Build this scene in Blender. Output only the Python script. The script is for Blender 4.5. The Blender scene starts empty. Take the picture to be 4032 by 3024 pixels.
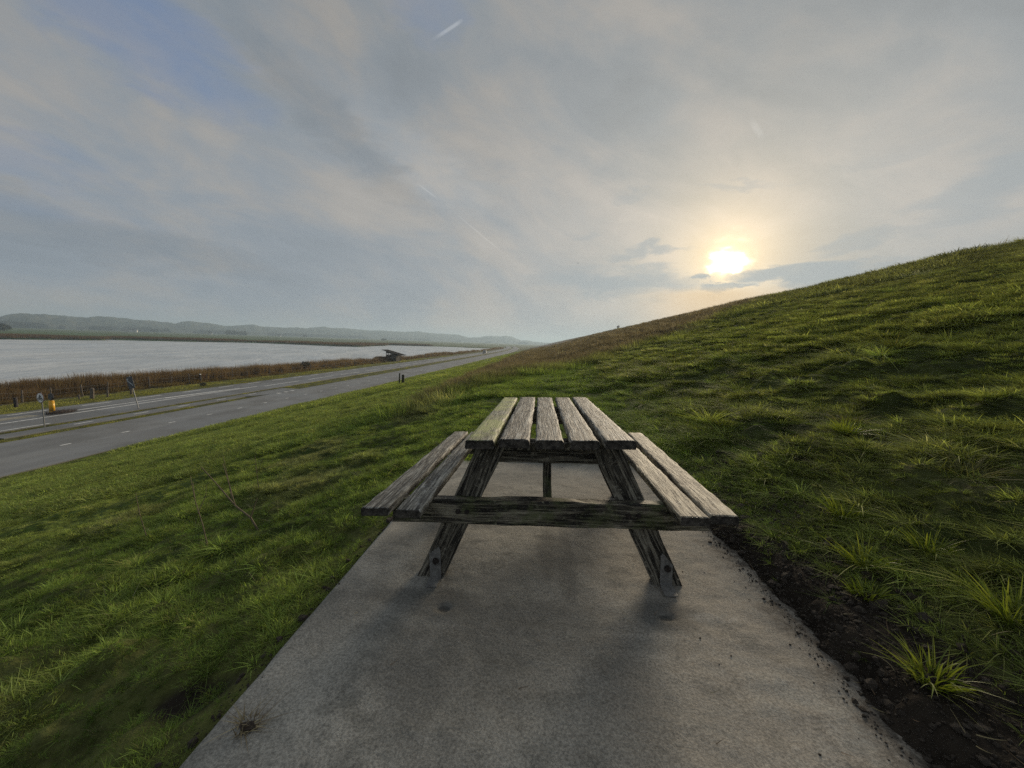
import bpy, bmesh, math, random
import numpy as np
from mathutils import Matrix, Vector

D = bpy.data
SC = bpy.context.scene
COL = SC.collection
R = math.radians
rng = np.random.default_rng(11)
random.seed(5)

# ------------------------------------------------------------------ camera, sky, sun, exposure
CAM_Z = 1.2
CW = np.array([[0.99510, -0.04539, 0.08803], [0.08829, 0.10298, -0.99076], [0.03591, 0.99365, 0.10648]])
_u = CW[2] / np.linalg.norm(CW[2]); _f = CW[1] - _u * (CW[1] @ _u); _f /= np.linalg.norm(_f)
CW = np.stack([np.cross(_f, _u), _f, _u])
cam = D.cameras.new('camera'); camo = D.objects.new('camera', cam); COL.objects.link(camo)
cam.sensor_width = 36.0; cam.lens = 13.524; cam.clip_start = 0.05; cam.clip_end = 20000
camo.matrix_world = Matrix([list(CW[i]) + [[0, 0, CAM_Z][i]] for i in range(3)] + [[0, 0, 0, 1]])
SC.camera = camo

SUN_EL, SUN_AZ = 11.3, 23.2          # degrees above the horizon, degrees to the right of +Y
SDIR = Vector((math.sin(R(SUN_AZ)) * math.cos(R(SUN_EL)), math.cos(R(SUN_AZ)) * math.cos(R(SUN_EL)), math.sin(R(SUN_EL))))


class NT:
    """small helper to write node trees as expressions"""
    def __init__(s, tree): s.t = tree; tree.nodes.clear()
    def n(s, typ, **kw):
        nd = s.t.nodes.new(typ)
        for k, v in kw.items(): setattr(nd, k, v)
        return nd
    def put(s, sock, v):
        if hasattr(v, 'is_output'): s.t.links.new(v, sock)
        elif v is not None:
            if isinstance(v, (tuple, list)) and sock.type == 'RGBA' and len(v) == 3: v = (*v, 1)
            sock.default_value = v
    def m(s, op, a, b=None, c=None, clamp=False):
        nd = s.n('ShaderNodeMath', operation=op, use_clamp=clamp)
        for i, v in enumerate((a, b, c)):
            if v is not None: s.put(nd.inputs[i], v)
        return nd.outputs[0]
    def v(s, op, a, b=None):
        nd = s.n('ShaderNodeVectorMath', operation=op)
        s.put(nd.inputs[0], a)
        if b is not None: s.put(nd.inputs[3 if op == 'SCALE' else 1], b)
        return nd.outputs[1] if op in ('DOT_PRODUCT', 'LENGTH', 'DISTANCE') else nd.outputs[0]
    def xyz(s, a):
        nd = s.n('ShaderNodeSeparateXYZ'); s.put(nd.inputs[0], a); return nd.outputs
    def comb(s, x, y, z=0.0):
        nd = s.n('ShaderNodeCombineXYZ')
        for i, q in enumerate((x, y, z)): s.put(nd.inputs[i], q)
        return nd.outputs[0]
    def noise(s, vec, scale, detail=4, rough=.5, dist=0.0, col=False, dim='3D'):
        nd = s.n('ShaderNodeTexNoise', noise_dimensions=dim)
        s.put(nd.inputs['Vector'], vec); s.put(nd.inputs['Scale'], scale)
        nd.inputs['Detail'].default_value = detail; nd.inputs['Roughness'].default_value = rough
        nd.inputs['Distortion'].default_value = dist
        return nd.outputs[1 if col else 0]
    def mix(s, f, a, b, mode='MIX', clamp=True):
        nd = s.n('ShaderNodeMix', data_type='RGBA', blend_type=mode, clamp_factor=clamp)
        s.put(nd.inputs[0], f); s.put(nd.inputs[6], a); s.put(nd.inputs[7], b)
        return nd.outputs[2]
    def ramp(s, f, a, b, lo=0.0, hi=1.0, smooth=True):
        nd = s.n('ShaderNodeMapRange', interpolation_type='SMOOTHSTEP' if smooth else 'LINEAR')
        for i, q in enumerate((f, a, b, lo, hi)): s.put(nd.inputs[i], q)
        return nd.outputs[0]


def build_world():
    w = D.worlds.new('World'); SC.world = w; w.use_nodes = True
    N = NT(w.node_tree)
    out = N.n('ShaderNodeOutputWorld'); bg = N.n('ShaderNodeBackground')
    bg.inputs[1].default_value = 0.1
    w.node_tree.links.new(bg.outputs[0], out.inputs[0])
    sky = N.n('ShaderNodeTexSky', sky_type='NISHITA', sun_disc=False)
    sky.sun_elevation = R(SUN_EL); sky.sun_rotation = R(SUN_AZ)
    sky.air_density = 1.0; sky.dust_density = 1.2; sky.ozone_density = 1.5
    d = N.v('NORMALIZE', N.n('ShaderNodeTexCoord').outputs['Generated'])
    x, y, z = N.xyz(d)
    th = N.m('MULTIPLY', N.m('ARCCOSINE', N.m('MINIMUM', N.v('DOT_PRODUCT', d, tuple(SDIR)), 0.99999)), 57.2958)
    az = N.m('MULTIPLY', N.m('ARCTAN2', x, y), 57.2958)
    el = N.m('MULTIPLY', N.m('ARCSINE', z), 57.2958)
    zc = N.m('ADD', N.m('MAXIMUM', z, 0.0), 0.15)
    px = N.m('DIVIDE', x, zc); py = N.m('DIVIDE', y, zc)
    ca, sa = math.cos(R(16)), math.sin(R(16))
    ac = N.m('SUBTRACT', N.m('MULTIPLY', px, ca), N.m('MULTIPLY', py, sa))
    al = N.m('ADD', N.m('MULTIPLY', px, sa), N.m('MULTIPLY', py, ca))
    zz = N.m('ADD', N.m('MULTIPLY', z, 2.1), N.m('MULTIPLY', x, .55))
    n1 = N.noise(N.comb(x, y, zz), 2.1, 8, .55, .7)
    n4 = N.noise(N.comb(N.m('ADD', x, 3.3), y, zz), 4.6, 9, .60, .5)
    n2 = N.noise(N.comb(ac, N.m('MULTIPLY', al, .42), 9.1), 2.8, 5, .55, 1.0)
    n3 = N.noise(N.comb(ac, N.m('MULTIPLY', al, .6), 17.3), .8, 3, .5, .3)
    # warp for the placed clouds
    wv = N.noise(N.comb(N.m('MULTIPLY', az, .06), N.m('MULTIPLY', el, .16), 1.0), 2.2, 5, .58, .4, col=True)
    wr = N.xyz(wv)
    waz = N.m('ADD', az, N.m('MULTIPLY', N.m('SUBTRACT', wr[0], .5), 13.0))
    wel = N.m('ADD', el, N.m('MULTIPLY', N.m('SUBTRACT', wr[1], .5), 6.5))

    def blob(a, e, ra, re, lo=.25, hi=1.15, tilt=0.0):
        da = N.m('SUBTRACT', waz, a)
        de = N.m('SUBTRACT', wel, e)
        if tilt: de = N.m('SUBTRACT', de, N.m('MULTIPLY', da, tilt))
        rr = N.m('ADD', N.m('POWER', N.m('DIVIDE', N.m('ABSOLUTE', da), ra), 2.0), N.m('POWER', N.m('DIVIDE', N.m('ABSOLUTE', de), re), 2.0))
        return N.ramp(rr, lo, hi, 1.0, 0.0)

    def add(*a):
        r = a[0]
        for b in a[1:]: r = N.m('MAXIMUM', r, b)
        return r

    # veil: luminance falls off with the angle from the sun
    e1 = N.m('EXPONENT', N.m('DIVIDE', th, -25.0))
    e2 = N.m('EXPONENT', N.m('DIVIDE', th, -4.6))
    thw = N.m('MAXIMUM', N.m('ADD', th, N.m('ADD', N.m('MULTIPLY', N.m('SUBTRACT', wr[2], .5), 4.0), N.m('MULTIPLY', N.m('SUBTRACT', N.noise(N.comb(N.m('MULTIPLY', az, .32), N.m('MULTIPLY', el, .60), 4.0), 1.0, 4, .55, .3), .5), 4.5))), 0.0)
    core = N.m('EXPONENT', N.m('MULTIPLY', N.m('POWER', N.m('DIVIDE', thw, 1.25), 2.0), -1.0))
    wnear = N.m('EXPONENT', N.m('DIVIDE', th, -36.0))
    base = N.m('MULTIPLY', N.m('ADD', 0.268, N.m('MULTIPLY', e1, .285)), N.ramp(el, 14, 36, 1.0, .84))
    # streaks, the bright ones warmer, the dark ones slate
    s = N.m('ADD', N.m('MULTIPLY', N.m('SUBTRACT', n1, .5), .52), N.m('ADD', N.m('MULTIPLY', N.m('SUBTRACT', n4, .5), .40), N.m('MULTIPLY', N.m('SUBTRACT', n2, .5), .10)))
    s = N.m('ADD', s, N.m('SUBTRACT', N.m('MULTIPLY', blob(-19, 23.5, 9, 3.0, -.4, 1.7, tilt=-.55), .10), N.m('MULTIPLY', blob(-28, 24.0, 11, 3.0, -.4, 1.7, tilt=-.55), .12)))
    s = N.m('SUBTRACT', s, N.m('MULTIPLY', blob(-50, 9, 16, 2.4, .0, 1.3, tilt=-.12), .10))
    base = N.m('MULTIPLY', base, N.m('ADD', 1.0, s))
    tint = N.mix(wnear, (.81, .97, 1.16), (1.05, .985, .83))
    tint = N.mix(N.ramp(N.m('ADD', N.m('MULTIPLY', n1, .6), N.m('MULTIPLY', n4, .4)), .42, .62, 0, .75), tint, (1.08, 1.0, .90))
    veil = N.v('SCALE', tint, base)
    veil = N.v('ADD', veil, N.v('SCALE', (1.0, .64, .20), N.m('MULTIPLY', e2, .92)))
    # thin places where the blue shows
    gap = N.m('ADD', N.ramp(n3, .36, .22, 0, .35), 0.0)
    gp = N.m('MULTIPLY', blob(-48.5, 28.5, 10.5, 4.6, -.1, 1.7, tilt=-.26), N.ramp(n4, .35, .65, 1.0, .72))
    gp2 = N.m('MULTIPLY', blob(-17, 37, 5, 2.6, -.3, 1.6), .45)
    gp3 = N.m('MULTIPLY', blob(-57, 14, 7, 2.2, -.3, 1.6), .45)
    gap = add(gap, gp, gp2, gp3)
    gap = N.m('MULTIPLY', gap, N.ramp(th, 20, 45, 0, 1))
    blue = N.mix(.55, N.v('SCALE', sky.outputs[0], .08), (.19, .262, .44))
    colr = N.mix(N.m('MULTIPLY', gap, .85), veil, blue)
    # core of the veiled sun
    lowc = add(blob(22.5, 8.1, 5.5, .85), blob(31, 9.2, 8.5, 1.5), blob(19.0, 9.6, 1.4, .9))
    farc = add(blob(8.5, 9.0, 12, 2.1, -.1, 1.5), N.m('MULTIPLY', blob(36, 12.6, 4.5, 1.2, -.3, 1.4, tilt=.25), .8), N.m('MULTIPLY', blob(13.5, 12.8, 4.5, .8, -.3, 1.4, tilt=.1), .8),
               N.m('MULTIPLY', blob(45, 15.5, 6, 2.4, -.4, 1.5, tilt=.4), .9))
    sml = add(blob(-9, 21, 5.5, 1.1, -.5, 1.5, tilt=-.15), blob(-14.5, 12.7, 3.0, .9, -.5, 1.5, tilt=-.15), blob(24, 19.8, 5, .7, -.5, 1.5), blob(10.5, 19.5, 3.5, .6, -.5, 1.5),
              N.m('MULTIPLY', blob(13, 28, 5, 3, -.5, 1.5), .7), blob(4, 15.5, 1.6, .6, -.5, 1.5), N.m('MULTIPLY', blob(38, 20, 5, .9, -.5, 1.5), .7))
    core = N.m('MULTIPLY', core, N.ramp(lowc, .0, .8, 1.0, 0.02))
    colr = N.v('ADD', colr, N.v('SCALE', (1.0, .88, .52), N.m('MULTIPLY', core, 4.5)))
    slate = N.v('SCALE', N.mix(wnear, (.80, .90, 1.0), (.88, .94, .92)), N.m('ADD', .31, N.m('MULTIPLY', e1, .16)))
    colr = N.mix(N.m('MULTIPLY', N.m('MULTIPLY', add(lowc, farc), N.ramp(n4, .28, .55, .55, 1.0)), .9), colr, slate)
    colr = N.mix(N.m('MULTIPLY', sml, .38), colr, slate)
    # the warm glow under the low bank, down to the horizon
    under = N.m('MULTIPLY', N.m('EXPONENT', N.m('MULTIPLY', N.m('POWER', N.m('DIVIDE', N.m('SUBTRACT', az, 22.0), 7.0), 2.0), -1.0)), N.ramp(el, 8.4, 7.0, 0, 1))
    colr = N.mix(N.m('MULTIPLY', under, .85), colr, (.76, .56, .33))
    # small bright puff beside the bank
    puff = N.m('MULTIPLY', blob(26.2, 8.3, 1.7, .55, .0, 1.0), .55)
    colr = N.mix(puff, colr, (.66, .62, .52))
    # condensation trails: short lines in the sky
    def trail(a0, e0, a1, e1_, wd, amp, fade=True):
        dx, dy = (a1 - a0), (e1_ - e0); L2 = dx * dx + dy * dy
        t = N.m('DIVIDE', N.m('ADD', N.m('MULTIPLY', N.m('SUBTRACT', az, a0), dx), N.m('MULTIPLY', N.m('SUBTRACT', el, e0), dy)), L2)
        tc = N.m('MINIMUM', N.m('MAXIMUM', t, 0.0), 1.0)
        qx = N.m('SUBTRACT', az, N.m('ADD', a0, N.m('MULTIPLY', tc, dx))); qy = N.m('SUBTRACT', el, N.m('ADD', e0, N.m('MULTIPLY', tc, dy)))
        dd = N.m('SQRT', N.m('ADD', N.m('MULTIPLY', qx, qx), N.m('MULTIPLY', qy, qy)))
        g = N.m('MULTIPLY', N.ramp(dd, wd, wd * .25, 0, 1), amp)
        g = N.m('MULTIPLY', g, N.m('MULTIPLY', N.ramp(t, -.02, .45, .15, 1.0), N.ramp(t, 1.02, .8, .3, 1.0)))
        if fade: g = N.m('MULTIPLY', g, N.ramp(n2, .35, .55, .25, 1.0))
        return g
    tr = add(trail(-17.1, 34.9, -13.4, 36.8, .24, .11, False), trail(-19.1, 20.5, -16.6, 19.1, .13, .06), trail(-13.8, 17.4, -7.0, 12.8, .13, .08), trail(24.2, 26.1, 25.6, 24.2, .45, .05, False))
    colr = N.v('ADD', colr, N.v('SCALE', (1, .99, .95), tr))
    N.put(bg.inputs[0], N.v('SCALE', colr, 10.0))


build_world()
sun = D.lights.new('sun', 'SUN'); sun.energy = 3.9; sun.angle = R(22); sun.color = (1.0, .83, .60)
suno = D.objects.new('sun', sun); COL.objects.link(suno)
suno.rotation_euler = SDIR.to_track_quat('Z', 'Y').to_euler()

SC.view_settings.view_transform = 'Standard'; SC.view_settings.look = 'None'
SC.view_settings.exposure = 0.2; SC.view_settings.gamma = 1.0; SC.view_settings.use_curve_mapping = False
SC.render.engine = 'CYCLES'
SC.cycles.use_denoising = False
SC.cycles.use_adaptive_sampling = True
SC.cycles.adaptive_threshold = .004
SC.cycles.max_bounces = 8; SC.cycles.diffuse_bounces = 5; SC.cycles.glossy_bounces = 3
SC.cycles.transmission_bounces = 4; SC.cycles.transparent_max_bounces = 4; SC.cycles.volume_bounces = 0
SC.cycles.caustics_reflective = False; SC.cycles.caustics_refractive = False
SC.cycles.sample_clamp_indirect = 2.0; SC.cycles.sample_clamp_direct = 12.0

# ------------------------------------------------------------------ helpers
def tag(o, label=None, cat=None, group=None, kind=None):
    if label: o['label'] = label
    if cat: o['category'] = cat
    if group: o['group'] = group
    if kind: o['kind'] = kind
    return o


def mesh_np(name, V, F, mats=None, smooth=True):
    me = D.meshes.new(name)
    V = np.asarray(V, np.float32)
    if isinstance(F, np.ndarray):
        nf, k = F.shape
        me.vertices.add(len(V)); me.vertices.foreach_set('co', V.ravel())
        me.loops.add(nf * k); me.loops.foreach_set('vertex_index', F.astype(np.int32).ravel())
        me.polygons.add(nf)
        me.polygons.foreach_set('loop_start', np.arange(0, nf * k, k, dtype=np.int32))
        me.polygons.foreach_set('loop_total', np.full(nf, k, np.int32))
        me.update(calc_edges=True)
    else:
        me.from_pydata([tuple(map(float, p)) for p in V], [], F); me.update()
    me.polygons.foreach_set('use_smooth', np.full(len(me.polygons), smooth, bool))
    for m in (mats if isinstance(mats, (list, tuple)) else [mats]):
        if m: me.materials.append(m)
    return me


def obj(name, me, parent=None, loc=None, rot=None):
    o = D.objects.new(name, me); COL.objects.link(o)
    if parent: o.parent = parent
    if loc is not None: o.location = loc
    if rot is not None: o.rotation_euler = rot
    return o


def empty(name, loc=(0, 0, 0), rz=0.0):
    o = D.objects.new(name, None); COL.objects.link(o); o.location = loc; o.rotation_euler = (0, 0, rz)
    o.empty_display_size = .1
    return o


def copy_tree(o, parent=None):
    c = o.copy(); COL.objects.link(c)
    if parent: c.parent = parent
    for ch in list(o.children): copy_tree(ch, c)
    return c


class MB:
    """bmesh collector"""
    def __init__(s): s.bm = bmesh.new()
    def box(s, c, sz, M=None, bev=0.0):
        r = bmesh.ops.create_cube(s.bm, size=1.0); vs = r['verts']
        T = Matrix.Translation(c) @ Matrix.Diagonal((*sz, 1))
        if M is not None: T = M @ T
        bmesh.ops.transform(s.bm, matrix=T, verts=vs)
        if bev:
            es = list({e for v in vs for e in v.link_edges})
            bmesh.ops.bevel(s.bm, geom=es, offset=bev, segments=2, affect='EDGES', profile=.6)
        return s
    def tube(s, a, b, r0, r1=None, n=12):
        a, b = Vector(a), Vector(b); r1 = r0 if r1 is None else r1
        d = b - a
        T = Matrix.Translation((a + b) / 2) @ d.to_track_quat('Z', 'Y').to_matrix().to_4x4()
        bmesh.ops.create_cone(s.bm, cap_ends=True, segments=n, radius1=r0, radius2=r1, depth=d.length, matrix=T)
        return s
    def ball(s, c, r, sz=(1, 1, 1), sub=2):
        T = Matrix.Translation(c) @ Matrix.Diagonal((*sz, 1))
        bmesh.ops.create_icosphere(s.bm, subdivisions=sub, radius=r, matrix=T); return s
    def poly(s, pts, thick):
        """extrude a closed outline by vector thick"""
        vs = [s.bm.verts.new(p) for p in pts]; f = s.bm.faces.new(vs)
        r = bmesh.ops.extrude_face_region(s.bm, geom=[f])
        nv = [g for g in r['geom'] if isinstance(g, bmesh.types.BMVert)]
        bmesh.ops.translate(s.bm, vec=thick, verts=nv); return s
    def jitter(s, a, seed=0):
        rr = random.Random(seed)
        for v in s.bm.verts: v.co += Vector((rr.uniform(-a, a), rr.uniform(-a, a), rr.uniform(-a, a)))
        return s
    def mesh(s, name, mat, smooth=False):
        bmesh.ops.recalc_face_normals(s.bm, faces=s.bm.faces[:])
        me = D.meshes.new(name); s.bm.to_mesh(me); s.bm.free()
        for m in (mat if isinstance(mat, (list, tuple)) else [mat]): me.materials.append(m)
        me.polygons.foreach_set('use_smooth', np.full(len(me.polygons), smooth, bool))
        return me
    def build(s, name, mat, parent=None, smooth=False, **kw): return obj(name, s.mesh(name, mat, smooth), parent, **kw)


def mat(name, col=(.5, .5, .5), rough=.6, metal=0.0, spec=.5):
    m = D.materials.new(name); m.use_nodes = True
    N = NT(m.node_tree)
    out = N.n('ShaderNodeOutputMaterial'); b = N.n('ShaderNodeBsdfPrincipled')
    m.node_tree.links.new(b.outputs[0], out.inputs[0])
    b.inputs['Base Color'].default_value = (*col, 1); b.inputs['Roughness'].default_value = rough
    b.inputs['Metallic'].default_value = metal; b.inputs['Specular IOR Level'].default_value = spec
    return m, N, b, out


def bump(N, b, h, strength=.4, dist=.01):
    nd = N.n('ShaderNodeBump'); nd.inputs['Strength'].default_value = strength; nd.inputs['Distance'].default_value = dist
    N.put(nd.inputs['Height'], h); N.put(b.inputs['Normal'], nd.outputs[0])


def simple(name, col, rough=.6, var=.25, scale=20, metal=0.0, bmp=0.0):
    m, N, b, _ = mat(name, col, rough, metal)
    c = N.n('ShaderNodeTexCoord').outputs['Object']
    n = N.noise(c, scale, 5, .6)
    N.put(b.inputs['Base Color'], N.mix(N.ramp(n, .3, .7), tuple(q * (1 - var) for q in col), tuple(min(1, q * (1 + var)) for q in col)))
    if bmp: bump(N, b, n, bmp, .01)
    return m


# numpy lattice noise
def _h(ix, iy, seed):
    n = (ix.astype(np.int64) * 374761393 + iy.astype(np.int64) * 668265263 + seed * 1442695041) & 0xFFFFFFFF
    n = ((n ^ (n >> 13)) * 1274126177) & 0xFFFFFFFF
    return ((n ^ (n >> 16)) & 0xFFFF) / 65535.0


def vnoise(x, y, seed=0):
    x = np.asarray(x, float); y = np.asarray(y, float)
    xi = np.floor(x); yi = np.floor(y); fx = x - xi; fy = y - yi
    fx = fx * fx * fx * (fx * (fx * 6 - 15) + 10); fy = fy * fy * fy * (fy * (fy * 6 - 15) + 10)
    a = _h(xi, yi, seed); b = _h(xi + 1, yi, seed); c = _h(xi, yi + 1, seed); d = _h(xi + 1, yi + 1, seed)
    return (a * (1 - fx) + b * fx) * (1 - fy) + (c * (1 - fx) + d * fx) * fy


def fbm(x, y, seed=0, octv=4, gain=.5):
    s = 0; a = 1; t = 0
    for i in range(octv):
        s = s + a * vnoise(x * 2 ** i + 17.3 * i, y * 2 ** i - 9.1 * i, seed + i * 7); t += a; a *= gain
    return s / t


def sstep(x, a, b):
    t = np.clip((x - a) / (b - a), 0, 1); return t * t * (3 - 2 * t)


# ------------------------------------------------------------------ the lie of the land
# slab frame (the slab drains a little towards the road): axes as rows, in world
SLM = np.array([[0.99883, -0.01186, -0.04675], [0.01162, 0.99992, 0.00540], [0.04668, -0.00594, 0.99889]])  # columns = slab axes
_s0 = SLM[:, 0] / np.linalg.norm(SLM[:, 0]); _s1 = SLM[:, 1] - _s0 * (_s0 @ SLM[:, 1]); _s1 /= np.linalg.norm(_s1)
SLM = np.stack([_s0, _s1, np.cross(_s0, _s1)], 1)
SLAB_MW = Matrix([list(SLM[i]) + [[0, 0, CAM_Z][i]] for i in range(3)] + [[0, 0, 0, 1]])
SLAB_TOP = -1.18                                    # in the slab frame, under the eye
SX0, SX1, SY0, SY1 = -1.03, 1.17, -0.7, 3.87


def slab_z(x, y):
    """world height of the slab's top over world x,y"""
    nrm = SLM[:, 2]; p0 = SLM @ np.array([0, 0, SLAB_TOP]) + np.array([0, 0, CAM_Z])
    return p0[2] - (nrm[0] * (x - p0[0]) + nrm[1] * (y - p0[1])) / nrm[2]


def to_slab(x, y):
    z = slab_z(x, y) - CAM_Z
    return SLM[0, 0] * x + SLM[1, 0] * y + SLM[2, 0] * z, SLM[0, 1] * x + SLM[1, 1] * y + SLM[2, 1] * z


PX = np.array([-8000, -52, -48.5, -46.5, -43, -38, -36.3, -21.3, -20.2, -18.5, -1.05, 1.14, 27.2, 29.4, 32.5, 62, 300, 8000])
PZ = np.array([-6.2, -6.3, -7.6, -6.9, -6.35, -6.12, -6.07, -6.05, -5.95, -5.55, -1.285, -1.06, 6.78, 7.1, 7.08, -5, -7, -7]) + CAM_Z
LAKE = np.array([(-47.5, -160), (-48, 20), (-48.5, 40), (-47, 80), (-46, 120), (-44, 180), (-44, 260), (-50, 420), (-63, 424), (-126, 422), (-166, 389), (-154, 359), (-151, 330), (-141, 281), (-151, 272), (-179, 278), (-225, 281), (-245, 246), (-273, 217), (-259, 206), (-260, 182), (-262, 164), (-285, 60), (-300, -160)], float)


def in_poly(x, y, P):
    ins = np.zeros(x.shape, bool); j = len(P) - 1
    for i in range(len(P)):
        xi, yi = P[i]; xj, yj = P[j]
        c = ((yi > y) != (yj > y)) & (x < (xj - xi) * (y - yi) / (yj - yi + 1e-12) + xi)
        ins ^= c; j = i
    return ins


def soil_edge(y):
    return 1.10 + .07 * (fbm(y * 3.6, y * 0 + 3.3, 5, 4) - .5) * 2 + .035 * (fbm(y * 17, y * 0, 8, 3) - .5)


def soil_mask(x, y):
    n = fbm(x * 2.2, y * 2.2, 21, 4)
    xe = soil_edge(y)
    a = sstep(x - xe, .50 + .25 * (1.6 - np.clip(y, 0.4, 3.6)) , .08) * sstep(y, 3.4, 2.4) * (x > .9)
    a = np.clip(a * 1.35, 0, 1)
    def patch(cx, cy, rx, ry): return np.exp(-((x - cx) / rx) ** 2 - ((y - cy) / ry) ** 2)
    p = patch(2.2, 2.15, .30, .20) * .72 + patch(5.0, 3.62, .24, .18) * 1.1 + patch(-1.28, 1.22, .2, .15) * .95 + patch(-1.75, .95, .24, .10) * .5 + patch(1.5, 2.0, .3, .25) * .55 + patch(-1.12, 1.9, .08, .35) * .5 + patch(1.95, 2.95, .2, .14) * .6
    s = np.maximum(a, p)
    return np.clip(sstep(s + (n - .5) * .9, .35, .75), 0, 1)


def brown_mask(x, y):
    up = np.interp(x, [-30, -8, -3.5, -.3, 3.2, 12, 29.4], [70, 20, 9.6, 17.0, 19.5, 29, 52])
    n = (fbm(x * .5, y * .25, 31, 4) - .5)
    a = sstep(y - up * (1 + n * .35), -3.5, 1.0)
    low = -3.3 - np.clip(y - 13, 0, 400) * .036 + n * 1.2
    a = a * sstep(x - low, -.5, .5)
    # greener strip near the crest far away
    a = a * (1 - .75 * sstep(x + n * 5, 21, 26) * sstep(y, 95, 140))
    return a


def road_mask(x, y):
    return ((x < -21.2) & (x > -27.4)) | ((x < -28.2) & (x > -29.5) & (y < 40) & (y > 17)) | ((x < -30.2) & (x > -36.1))


def ground_z(x, y, fine=True):
    z = np.interp(x, PX, PZ)
    r = np.hypot(x, y)
    lk = in_poly(x, y, LAKE)
    z = np.where((x < -46) & ~lk, -6.25 + CAM_Z + .25 * (fbm(x * .02, y * .02, 3, 3) - .5) * np.clip((r - 60) / 200, 0, 1), z)
    z = np.where(lk, np.minimum(z, -8.6 + CAM_Z), z)
    # the slope is not a plane: gentle swells and tussocks
    onslope = sstep(x, -20.5, -18.5)
    z = z + onslope * .35 * (fbm(x * .11, y * .07, 41, 3) - .5) * sstep(r, 3, 12)
    if fine:
        near = 1 - sstep(r, 45, 110)
        L = sstep(-x, 1.02, 1.5) * onslope
        Rr = sstep(x, 1.3, 2.2)
        B = brown_mask(x, y)
        n = fbm(x * 2.3, y * 2.3, 51, 4) - .5
        rip = fbm(x * 2.4 + .3 * y, y * 1.9, 61, 3) - .5
        z = z + near * L * (.12 * n + .12 * (fbm(x * 4.6, y * 4.6, 57, 3) - .5) + .08 * rip * sstep(-x, 2.0, 4.5)) * (1 - .5 * B)
        mound = np.abs(fbm(x * 1.05, y * 1.05, 71, 3) - .5) * 2
        mound = sstep(.42 - mound, -.1, .42)
        z = z + near * Rr * (.09 * (mound - .4) + .17 * n + .15 * (fbm(x * 5.0, y * 5.0, 57, 3) - .5)) * (1 - .6 * B)
        mid = sstep(y, 3.9, 4.6) * (1 - L) * (1 - Rr)
        z = z + near * mid * (.08 * n)
        # burrow in the slope, hollow at the left of the slab
        z = z - .42 * np.exp(-((x - 5.0) / .34) ** 2 - ((y - 3.62) / .26) ** 2)
        z = z - .07 * np.exp(-((x + 1.3) / .2) ** 2 - ((y - 1.22) / .15) ** 2) - .08 * np.exp(-((x + 1.75) / .3) ** 2 - ((y - .95) / .2) ** 2)
        sm = soil_mask(x, y)
        z = z + sm * (x > 0) * (.07 * (fbm(x * 9, y * 9, 81, 3) - .5) + .045 * (fbm(x * 24, y * 24, 85, 2) - .5))
        # the slab's cut
        sx, sy = to_slab(x, y)
        xe = soil_edge(y)
        zs = slab_z(x, y)
        inr = (sx > SX0 + .02) & (sx < 1.19) & (sy < SY1 - .03) & (sy > -4)
        bank = zs - .03 + .115 * sstep(x - xe, -.03, .15) + .02 * (fbm(x * 15, y * 15, 91, 3) - .5)
        blend = sstep(x - xe, .10, .75)
        onr = (sy < SY1 + .25) & (x > .9)
        fy = 1 - sstep(sy, SY1 - .2, SY1 + .3)
        zr = bank * (1 - blend) + (z + .0) * blend
        z = np.where((x > .9), zr * fy + z * (1 - fy), z)
        z = np.where(inr & (x < xe - .02), np.minimum(z, zs - .09), z)
        # left edge: turf a finger below the slab
        le = sstep(-sx, 1.03, 1.25)
        z = np.where((sx < -1.0) & (sx > -1.3) & (sy < SY1), (zs - .045) * (1 - le) + z * le, z)
    z = np.where((x < -20.6) & (x > -37) , np.minimum(z, -6.05 + CAM_Z - .0 * x), z)
    return z


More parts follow.
